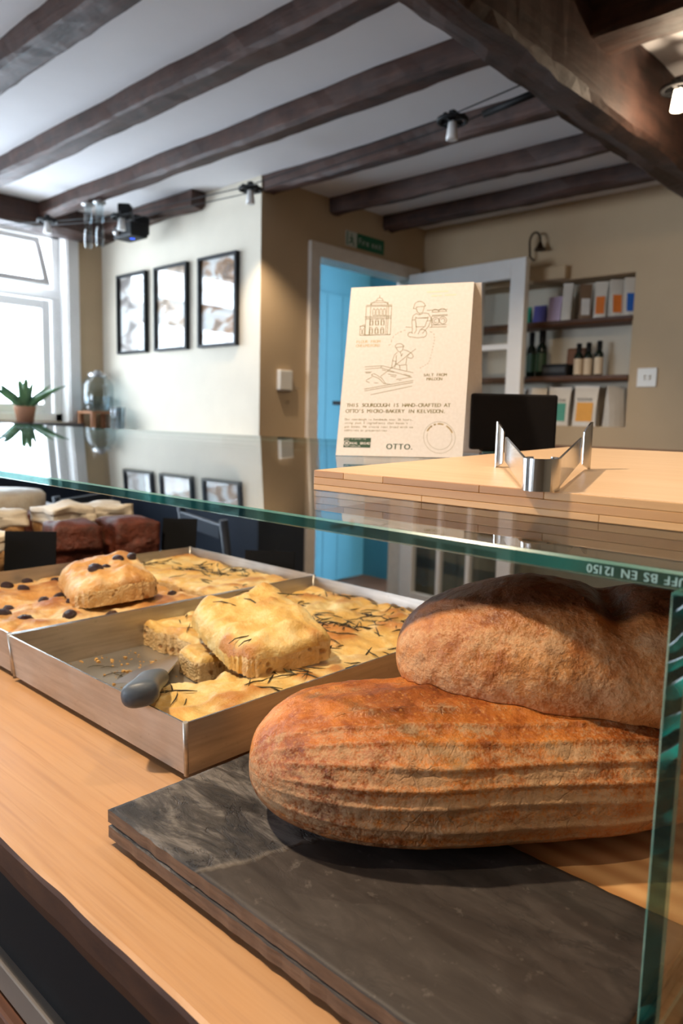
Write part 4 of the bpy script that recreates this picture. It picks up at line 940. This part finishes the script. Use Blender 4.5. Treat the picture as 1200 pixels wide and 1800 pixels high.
# ================================================================== black screen behind the poster
sc = thing('payment_screen', 'black payment screen seen from behind, right of the poster', 'screen', (-.530, .915, gz(.915) + .0006))
M['blackpl'] = plain('black_plastic', (.008, .007, .008), .7, var=.1, spec=.2)
box('housing', M['blackpl'], -.059, .059, -.006, .006, .003, .080, sc, .003)
box('screen', plain('dark_display', (.01, .012, .016), .12), -.054, .054, .0061, .0067, .012, .074, sc)
boxes('stand', M['blackpl'], [(-.04, .04, .004, .05, 0, .004), (-.02, .02, .007, .02, .0, .05)], sc, .001)
sc.rotation_euler = (0, 0, math.radians(42))

# ================================================================== pictures on the wall
for i, (x0, x1, lab, cols) in enumerate(((-3.932, -3.636, 'black framed picture nearest the window', ((.80, .78, .76), (.50, .42, .38))),
                                  (-3.552, -3.255, 'middle one of the three black framed pictures', ((.82, .76, .70), (.62, .42, .28))),
                                  (-3.157, -2.852, 'black framed picture nearest the door wall', ((.72, .66, .62), (.45, .24, .12))))):
    th = thing('framed_picture', lab, 'picture', ((x0 + x1) / 2, YP, 1.545), 0, 'framed pictures on the cream wall')
    w_, h = (x1 - x0), .44; fw = .014
    boxes('frame', M['black'], [(-w_ / 2, w_ / 2, -.026, -.001, 0, fw), (-w_ / 2, w_ / 2, -.026, -.001, h - fw, h), (-w_ / 2, -w_ / 2 + fw, -.026, -.001, fw, h - fw), (w_ / 2 - fw, w_ / 2, -.026, -.001, fw, h - fw)], th)
    t = NT('picture_print'); v = t.coord(scale=(3, 1, 4.5)); n = t.noise(v, 2.2 + i * .4, 2, .4, .6); b_ = t.ramp(n, (.36, tuple(q * .5 for q in cols[1])), (.44, cols[1]), (.52, cols[0]), (.64, (.80, .78, .76)))
    pr = box('print', t.pbr(b_, .6), -w_ / 2 + fw, w_ / 2 - fw, -.008, -.006, fw, h - fw, th); 
    box('picture_glass', M['pane'], -w_ / 2 + fw, w_ / 2 - fw, -.0145, -.013, fw, h - fw, th)

# ================================================================== door furniture and signs
dr = thing('glazed_door', 'white glazed door standing open beside the niche', 'door', (-2.66, 3.395, 0), math.radians(-2.5))
DW, DH, st_, tr_, br_ = .752, 2.015, .085, .095, .20; cols_, rows_ = 3, 5; mw = .028
gx0, gx1, gz0, gz1 = st_ + .01, DW - st_, br_ + .015, DH - tr_
box('stile', M['white'], 0, st_ + .01, -.02, .02, .005, DH, dr, .003); box('stile', M['white'], DW - st_, DW, -.02, .02, .005, DH, dr, .003)
box('top_rail', M['white'], gx0, gx1, -.02, .02, gz1, DH, dr, .003); box('bottom_rail', M['white'], gx0, gx1, -.02, .02, .005, gz0, dr, .003)
pw = (gx1 - gx0 - mw * (cols_ - 1)) / cols_; ph = (gz1 - gz0 - mw * (rows_ - 1)) / rows_
for i in range(cols_ - 1): box('glazing_bar', M['white'], gx0 + pw * (i + 1) + mw * i, gx0 + (pw + mw) * (i + 1), -.017, .017, gz0, gz1, dr, .003)
for j in range(rows_ - 1):
    for i in range(cols_): box('glazing_bar', M['white'], gx0 + (pw + mw) * i, gx0 + (pw + mw) * i + pw, -.017, .017, gz0 + ph * (j + 1) + mw * j, gz0 + (ph + mw) * (j + 1), dr, .003)
for i in range(cols_):
    for j in range(rows_): box('pane', M['pane'], gx0 + (pw + mw) * i, gx0 + (pw + mw) * i + pw, -.002, .002, gz0 + (ph + mw) * j, gz0 + (ph + mw) * j + ph, dr)
tube('handle', M['steel'], [(DW - .05, -.02, 1.0), (DW - .05, -.06, 1.0), (DW - .15, -.06, 1.0)], .009, dr)
# teal ledged doors in the lobby
ld = thing('lobby_door', 'teal boarded door with black strap hinges inside the doorway', 'door', (LX + .005, 3.5, 0))
for i in range(8): box('door_board', M['teal'], 0, .03, -.62 + i * .155, -.62 + i * .155 + .152, .01, 2.08, ld, .003)
for zz in (1.32, 1.0, .42):
    for s_ in (-1, 1): boxes('strap_hinge', M['black'], [(.03, .036, min(s_ * .62, s_ * .38), max(s_ * .62, s_ * .38), zz - .014, zz + .014), (.03, .045, min(s_ * .60, s_ * .63), max(s_ * .60, s_ * .63), zz - .035, zz + .035)], ld, .002)
# fire exit sign
fx = thing('exit_sign', 'green and white fire exit sign above the doorway', 'sign', (XD, 3.03, 2.095), math.radians(90))
M['sgreen'] = plain('sign_green', srgb(20, 104, 72), .45, var=.03); M['sgrey'] = plain('sign_pale', srgb(196, 206, 196), .45, var=.03)
box('panel', M['sgreen'], -.055, .165, -.004, 0, 0, .075, fx, .001); box('pictogram_panel', M['sgrey'], -.140, -.056, -.004, 0, 0, .075, fx, .001)
lettering('lettering', [('Fire exit', -.045, .022, .047)], M['sgrey'], fx, Matrix.Translation((0, -.0045, 0)))
bm = bmesh.new()
def quad(a, b, w_):
    a = Vector(a); b = Vector(b); d_ = (b - a).normalized(); nn = Vector((-d_.y, d_.x)) * w_; vs = [bm.verts.new((p.x, -.0045, p.y)) for p in (a + nn, b + nn, b - nn, a - nn)]; bm.faces.new(vs)
for a, b, w_ in (((-.10, .045), (-.095, .028), .006), ((-.095, .028), (-.082, .018), .004), ((-.082, .018), (-.08, .006), .0035), ((-.097, .028), (-.108, .018), .004), ((-.108, .018), (-.118, .016), .0035), ((-.10, .047), (-.085, .040), .003), ((-.10, .047), (-.113, .040), .003), ((-.100, .054), (-.099, .061), .005), ((-.132, .004), (-.132, .071), .004)): quad(a, b, w_)
obj('running_figure', bm_mesh(bm), M['sgreen'], fx)
# thermostat by the doorway and double switch on the back wall
ts = thing('thermostat', 'small white wall thermostat left of the doorway', 'thermostat', (XD, 2.468, 1.335), math.radians(90))
box('body', M['whitep'], -.043, .043, -.026, 0, 0, .098, ts, .006); box('display', plain('grey_lcd', srgb(120, 120, 112), .3), -.016, .010, -.0268, -.0255, .066, .084, ts); lathe('dial', M['whitep'], [(0, 0), (.016, 0), (.015, .005), (0, .005)], (0, 0, 0), ts, 20)
d_ = ts.children[-1]; d_.rotation_euler = (math.pi / 2, 0, 0); d_.location = (0, -.026, .036)
sw = thing('light_switch', 'white double light switch on the tan wall beside the niche', 'switch', (-1.363, YB, 1.388))
box('plate', M['whitep'], -.046, .046, -.009, 0, 0, .088, sw, .003)
for s_ in (-1, 1):
    o = box('rocker', M['whitep'], -.006, .006, -.006, .006, -.013, .013, sw, .002); o.location = (s_ * .012, -.010, .044); o.rotation_euler = (.2, 0, 0)
# swan neck lamp / bell on bracket above the door
bl = thing('wall_bell_lamp', 'small dark swan neck lamp with bell shade above the glazed door', 'lamp', (-1.985, YB, 2.02))
M['bronze'] = plain('dark_bronze', srgb(70, 52, 38), .35, .8)
boxes('back_box', M['wall_tan'], [(.005, .20, -.05, 0, -.095, -.03)], bl, .004)
tube('neck', M['bronze'], [(0, -.01, .02), (0, -.05, .03), (0, -.06, .10)] + [(.03 - .03 * math.cos(a), -.06, .10 + .045 * math.sin(a)) for a in [math.pi * k / 10 for k in range(1, 11)]] + [(.06, -.06, .08)], .0055, bl, 8)
lathe('bell_shade', M['bronze'], [(0, .03), (.008, .03), (.012, .018), (.018, .005), (.028, -.006), (.030, -.010), (.026, -.008), (0, .0)], (.06, -.06, .065), bl, 20)

# ================================================================== niche shelves and goods
for z in (1.70, 1.422):
    o = struct(hewn('trim_11' if z > 1.5 else 'trim_12', M['shelf_wood'], NX0 + .002, NX1 - .002, YB - .012, YB + ND - .002, z, z + .026, None, .002)); 
    bm = bmesh.new(); bm.from_mesh(o.data); bmesh.ops.contextual_create(bm, geom=[e for e in bm.edges if e.is_boundary]); bm.to_mesh(o.data); bm.free()
M['bagw'] = plain('white_pouch', srgb(216, 208, 196), .4, var=.05); M['bagk'] = plain('kraft_brown_pouch', srgb(120, 92, 68), .6, var=.06)
def pouch(x, z, w_, h, d_, m, labcol, label, rz=0, word=None, lab_h=.06):
    th = thing('coffee_pouch', label, 'pouch', (x, YB + .055, z), rz, 'pouches in the wall niche')
    vs = []; fs = []; N = 10
    for i in range(N + 1):
        s_ = i / N; dd = d_ / 2 * (1 - s_ ** 1.6) + .002; ww = w_ / 2 * (1 - .06 * math.sin(math.pi * s_))
        for (a, b) in ((-1, -1), (-.33, -1.15), (.33, -1.15), (1, -1), (1, 1), (.33, 1.15), (-.33, 1.15), (-1, 1)):
            vs.append((ww * a * (1 if abs(a) < .9 else (.98 + .02 * s_)), dd * b, h * s_))
    for i in range(N):
        for j in range(8): fs.append((i * 8 + j, i * 8 + (j + 1) % 8, (i + 1) * 8 + (j + 1) % 8, (i + 1) * 8 + j))
    fs += [tuple(range(8))[::-1], tuple(N * 8 + j for j in range(8))]
    pydata('bag', vs, fs, m, th)
    boxes('seal', m, [(-w_ / 2, w_ / 2, -.0035, .0035, h - .012, h + .004)], th)
    if labcol:
        yA = -d_ / 2 * (1 - .18 ** 1.6) * 1.15 - .004; yB = -d_ / 2 * (1 - .62 ** 1.6) * 1.15 - .004; ww = w_ * .34
        pydata('label', [(-ww, yA - .001, h * .12), (ww, yA - .001, h * .12), (ww, yB - .002, h * .60), (-ww, yB - .002, h * .60)], [(0, 1, 2, 3)], plain('label_colour', labcol, .5), th)
        if word:
            o = lettering('brand_lettering', [(word, -ww, h * .64, .020)], M['black'], th, Matrix.Translation((0, yB + .001, 0))); 
    return th
zs1, zs2, zs3 = 1.7265, 1.4485, NZ0 + .0005
TEAL, PURP, LIL, ORNG, BLUE, YEL = srgb(40, 150, 120), srgb(86, 84, 160), srgb(196, 176, 206), srgb(226, 120, 40), srgb(30, 100, 190), srgb(232, 160, 40)
pouch(-2.045, zs1, .055, .085, .03, plain('teal_card', TEAL, .5), None, 'small teal packet on the top niche shelf')
pouch(-1.965, zs1, .072, .088, .03, plain('purple_card', PURP, .5), None, 'small purple packet on the top niche shelf')
pouch(-1.880, zs1, .075, .125, .035, plain('lilac_card', LIL, .5), None, 'lilac packet on the top niche shelf')
pouch(-1.815, zs1, .05, .185, .05, M['bagw'], None, 'tall narrow white pouch beside the lilac packet', .2)
pouch(-1.720, zs1, .060, .172, .06, M['bagk'], (.7, .65, .6), 'brown and white pouch on the top niche shelf', .5)
pouch(-1.640, zs1, .060, .176, .06, M['bagw'], ORNG, 'white pouch with narrow orange label on the top shelf', .35)
pouch(-1.565, zs1, .060, .178, .06, M['bagw'], ORNG, 'white pouch with wide orange label, second from right on the top shelf', .7)
pouch(-1.492, zs1, .065, .180, .06, M['bagw'], BLUE, 'white pouch with blue label at the right end of the top shelf', .6)
pouch(-2.08, zs3, .10, .19, .06, M['bagw'], TEAL, 'white pouch half hidden by the glazed door on the niche floor', .2, 'OZONE')
pouch(-1.955, zs3, .10, .19, .06, M['bagw'], srgb(60, 160, 170), 'white pouch with pale teal label behind the black screen', .3, 'OZONE')
pouch(-1.825, zs3, .115, .192, .065, M['bagw'], srgb(60, 150, 126), 'white pouch with green label on the niche floor', .18, 'OZONE')
pouch(-1.680, zs3, .120, .198, .065, M['bagw'], YEL, 'white pouch with yellow label on the niche floor', .15, 'OZONE')
pouch(-1.535, zs3, .085, .195, .06, M['bagw'], None, 'plain white pouch at the right end of the niche floor', .9)
M['bottle_dk'] = plain('dark_green_bottle', srgb(16, 30, 22), .15, var=.1); M['lab_cream'] = plain('cream_label', srgb(222, 200, 170), .6)
def bottle(x, y, r_, h, lab, label, neck=.45):
    th = thing('bottle', label, 'bottle', (x, y, zs2), 0, 'dark bottles in the wall niche')
    lathe('glass_body', M['bottle_dk'], [(0, 0), (r_, 0), (r_, h * .58), (r_ * .95, h * .64), (r_ * neck, h * .74), (r_ * neck, h * .80)], (0, 0, 0), th, 20)
    lathe('cap', M['black'], [(r_ * neck * 1.3, h * .74), (r_ * neck * 1.3, h), (0, h)], (0, 0, 0), th, 18)
    if lab: lathe('label', M['lab_cream'], [(r_ * 1.01, h * .05), (r_ * 1.015, h * .06), (r_ * 1.015, h * .52), (r_ * 1.01, h * .53)], (0, 0, 0), th, 20)
    else: lathe('label', plain('green_label', srgb(40, 70, 46), .5), [(r_ * 1.01, h * .12), (r_ * 1.015, h * .13), (r_ * 1.015, h * .5), (r_ * 1.01, h * .51)], (0, 0, 0), th, 20)
bottle(-2.005, YB + .055, .024, .235, False, 'tall dark bottle hidden behind the glazed door edge')
bottle(-1.945, YB + .055, .028, .240, False, 'tall dark green bottle in the middle niche row')
bottle(-1.740, YB + .060, .022, .165, True, 'cream labelled bottle, left one of the close pair')
bottle(-1.700, YB + .085, .022, .170, True, 'cream labelled bottle, right one of the close pair')
bottle(-1.632, YB + .060, .022, .172, True, 'cream labelled bottle standing alone at right in the niche')
bx = thing('display_box', 'low black box in the middle niche row', 'box', (-1.845, YB + .05, zs2)); box('tray_body', M['black'], -.068, .068, -.045, .045, 0, .062, bx, .003); box('lid_edge', plain('dark_grey', srgb(50, 50, 50), .5), -.06, .06, -.047, -.045, .02, .045, bx)
lb = box('leaning_board', M['shelf_wood'], -.05, .05, -.008, .008, 0, .15, bevel=.006); lb.location = (-1.79, YB + .125, zs2 + .002); lb.rotation_euler = (math.radians(-6), 0, 0); tag(lb, 'small brown wooden board leaning behind the low black box', 'board')

# ================================================================== window ledge: plant, dispenser, glasses
pl = thing('potted_succulent', 'spiky green succulent in a small pot on the window sill', 'plant', (XW + .085, 1.80, 1.1455)); pl.scale = (1.35, 1.35, 1.35)
lathe('pot', plain('terracotta', srgb(170, 120, 90), .7), [(0, 0), (.032, 0), (.042, .06), (.044, .065), (.038, .065), (.035, .058), (0, .056)], (0, 0, -.0), pl, 22)
t = NT('succulent_leaf'); n = t.noise(t.coord(), 20, 3); M['leaf'] = t.pbr(t.ramp(n, (.3, srgb(40, 84, 60)), (.7, srgb(110, 150, 96))), .4)
rnd = random.Random(6)
for i in range(14):
    an = i * 2.4; out = (.25, .7, 1.15, 1.5)[i % 4]; L = rnd.uniform(.12, .165); pts = []; rd = []
    dx, dy = math.cos(an) * .45, math.sin(an)
    for k_ in range(8):
        s_ = k_ / 7; pts.append((dx * L * out * s_ * .75, dy * L * out * s_ * .75, .05 + L * (s_ - .22 * out * s_ * s_))); rd.append((.010 + .012 * s_ if s_ < .35 else .0142 * (1 - (s_ - .35) / .65)) + .0008)
    tube('leaf', M['leaf'], pts, rd, pl, 6)
ds = thing('drinks_dispenser', 'glass drinks dispenser on a wooden stand in the window corner', 'dispenser', (-4.01, 2.215, 1.1155))
M['water'] = plain('cool_water', srgb(170, 200, 205), .1); M['lightwood'] = wood('stand_wood', srgb(120, 72, 40), srgb(168, 110, 66), 2, 4, .5)
boxes('stand', M['lightwood'], [(-.085, -.06, -.085, -.06, 0, .085), (.06, .085, -.085, -.06, 0, .085), (-.085, -.06, .06, .085, 0, .085), (.06, .085, .06, .085, 0, .085), (-.088, .088, -.088, .088, .085, .1)], ds, .003)
lathe('jar', M['dglass'], [(0, .101), (.082, .101), (.088, .115), (.088, .25), (.07, .285), (.05, .295), (.05, .305)], (0, 0, 0), ds, 28)
lathe('lid', M['steel'], [(.055, .300), (.055, .318), (.02, .325), (.02, .335), (0, .337)], (0, 0, 0), ds, 24)
lathe('water', M['dglass'], [(0, .104), (.083, .104), (.083, .185), (0, .185)], (0, 0, 0), ds, 24)
tube('tap', M['steel'], [(.05, -.075, .125), (.07, -.10, .125), (.07, -.10, .105)], .007, ds)
for i, (x, y) in enumerate(((-3.855, 2.235), (-3.795, 2.225))):
    lathe('drinking_glass', M['dglass'], [(0, .002), (.028, .002), (.034, .125), (.0325, .125), (.027, .006), (0, .006)], (0, 0, 0), None, 22)
    o = C.objects[-1] if False else [q for q in bpy.data.objects if q.name.startswith('drinking_glass')][-1]
    o.location = (x, y, 1.1155); tag(o, ('tall drinking glass next to the drinks dispenser', 'tall drinking glass, the one farther from the drinks dispenser')[i], 'glass', 'drinking glasses on the ledge')

# ================================================================== cable lights
M['litlamp'] = emit_mat('lit_lamp', (1.0, .82, .6), 12); M['lampglass'] = plain('frosted_lamp', srgb(228, 226, 224), .3)
wire = thing('cable_light_track', 'pair of thin low voltage cables strung under the beams', 'cable', (-2.3, 2.05, 2.17))
for dy in (-.035, .035): tube('cable', M['black'], [(-4.0, 1.72 + dy, 2.155), (-3.37, 2.0 + dy, 2.152), (-2.52, 2.1065 + dy, 2.155), (-1.46, 2.049 + dy, 2.155), (-1.13, 2.02 + dy, 2.17)], .0022, wire, 6)
tube('turnbuckle', M['black'], [(-1.36, 2.075, 2.158), (-1.16, 2.06, 2.168)], .011, wire, 10)
settle(wire)
lights = [(-3.73, 1.80, 'cable spotlight in front of the window', None), (-3.37, 2.00, 'cable spotlight beside the blue lit device', None),
          (-2.523, 2.1065, 'cable spotlight near the picture wall corner', ((-2.72, 2.52, .9), 22)), (-1.46, 2.049, 'cable spotlight under the beams in the middle of the ceiling', ((-2.15, 3.3, .45), 42)), (-.84, 2.27, 'bright cable spotlight at the right picture edge', 'bare')]
for x, y, lab, aim in lights:
    th = thing('cable_spotlight', lab, 'light', (x, y, 2.155), 0, 'cable spotlights')
    bm = bmesh.new(); R0, r0 = .045, .007; n1_, n2_ = 24, 8
    rings = [[bm.verts.new(((R0 + r0 * math.cos(b)) * math.cos(a), (R0 + r0 * math.cos(b)) * math.sin(a), r0 * math.sin(b))) for b in [2 * math.pi * j / n2_ for j in range(n2_)]] for a in [2 * math.pi * i / n1_ for i in range(n1_)]]
    for i in range(n1_):
        for j in range(n2_): bm.faces.new((rings[i][j], rings[(i + 1) % n1_][j], rings[(i + 1) % n1_][(j + 1) % n2_], rings[i][(j + 1) % n2_])).smooth = True
    obj('ring', bm_mesh(bm), M['black'], th)
    boxes('bracket', M['black'], [(-.045, .045, -.006, .006, -.005, .012), (-.006, .006, -.045, .045, -.005, .012), (-.01, .01, -.01, .01, 0, .03)], th, .001)
    lathe('lamp', M['litlamp'] if aim == 'bare' else M['lampglass'], [(0, -.0), (.012, -.002), (.016, -.03), (.019, -.058), (.014, -.060), (0, -.05)], (0, 0, 0), th, 18)
    if aim == 'bare': lamp('cable_lamp_light', 'POINT', (x + .03, y - .03, 2.06), 5, WARM, size=.02)
    elif aim:
        lamp('cable_spot_light', 'SPOT', (x, y, 2.085), aim[1], WARM, aim[0], .012, cone=85, blend=.8)
# fittings of the three spots over the counter (their light is set at the top)
for x, y, lab in SPOTS:
    lab = 'cable spotlight over the counter, the %s one, above the photograph' % lab
    th = thing('cable_spotlight', lab, 'light', (x, y, 2.24))
    boxes('bracket', M['black'], [(-.05, .05, -.006, .006, -.03, -.02), (-.006, .006, -.006, .006, -.03, .06)], th, .001); lathe('ring', M['black'], [(.02, -.03), (.026, -.03), (.026, -.06), (.02, -.06)], (0, 0, 0), th, 16)
# clear tubes hanging from the beam and the little device with a blue light
for (x, y, lab) in ((-3.48, 1.885, 'clear hanging tube, the left one of the two by the beam'), (-3.405, 1.905, 'clear hanging tube, the right one of the two by the beam')):
    th = thing('hanging_tube', lab, 'tube', (x, y, 2.005), 0, 'clear hanging tubes')
    lathe('tube', M['dglass'], [(.017, 0), (.019, 0), (.019, .2), (.017, .2)], (0, 0, 0), th, 16); lathe('top_cap', M['steel'], [(0, .2), (.03, .2), (.03, .208), (0, .21)], (0, 0, 0), th, 16); tube('cord', M['steel'], [(0, 0, .208), (0, 0, .235)], .003, th, 6)
dv = thing('wall_device', 'small black projector with a blue light near the window corner', 'device', (-3.50, 2.14, 2.10))
box('body', M['black'], -.10, .07, -.05, .05, 0, .07, dv, .008); box('bracket', M['black'], -.02, .02, .0, .09, .03, .12, dv, .004)
lathe('lens', M['steel'], [(0, 0), (.02, 0), (.018, .02), (0, .022)], (0, 0, 0), dv, 18); d_ = dv.children[-1]; d_.rotation_euler = (math.radians(90), 0, math.radians(40)); d_.location = (-.06, -.05, .03)
hd = box('sensor_head', M['black'], -.03, .03, -.03, .03, .07, .13, dv, .006)
lathe('blue_light', emit_mat('blue_led', (.02, .12, 1.0), 6), [(.006, 0), (.012, 0), (.012, .003), (.006, .003)], (0, 0, 0), dv, 18); d_ = dv.children[-1]; d_.rotation_euler = (math.radians(90), 0, math.radians(44)); d_.location = (.028, -.027, .10)

# ================================================================== furniture seen through the display
tb = thing('cafe_table', 'white topped cafe table by the window wall', 'table', (-3.42, 1.40, 0))
box('table_top', plain('white_laminate', srgb(238, 238, 238), .25), -.36, .36, -.32, .32, .725, .75, tb, .004)
tube('column', M['black'], [(0, 0, .03), (0, 0, .725)], .03, tb, 14); box('base', M['black'], -.22, .22, -.22, .22, 0, .03, tb, .01)
def chair(x, y, rz, label):
    th = thing('cafe_chair', label, 'chair', (x, y, 0), rz, 'dark cafe chairs'); m = M['navy']
    box('seat', m, -.21, .21, -.21, .21, .43, .46, th, .01)
    for sx in (-1, 1):
        for sy in (-1, 1): tube('leg', m, [(sx * .18, sy * .18, .43), (sx * .20, sy * .20, 0)], [.018, .014], th, 8)
        tube('back_post', m, [(sx * .18, .19, .45), (sx * .19, .25, .88)], .015, th, 8)
    for zz in (.60, .72, .84):
        o = box('back_slat', m, -.18, .18, -.008, .008, -.025, .025, th, .004); o.location = (0, .20 + (zz - .45) * .13, zz)
chair(-2.62, 1.62, math.radians(120), 'dark cafe chair facing the white cafe table'); chair(-1.95, 1.72, math.radians(165), 'dark cafe chair nearest the door wall')
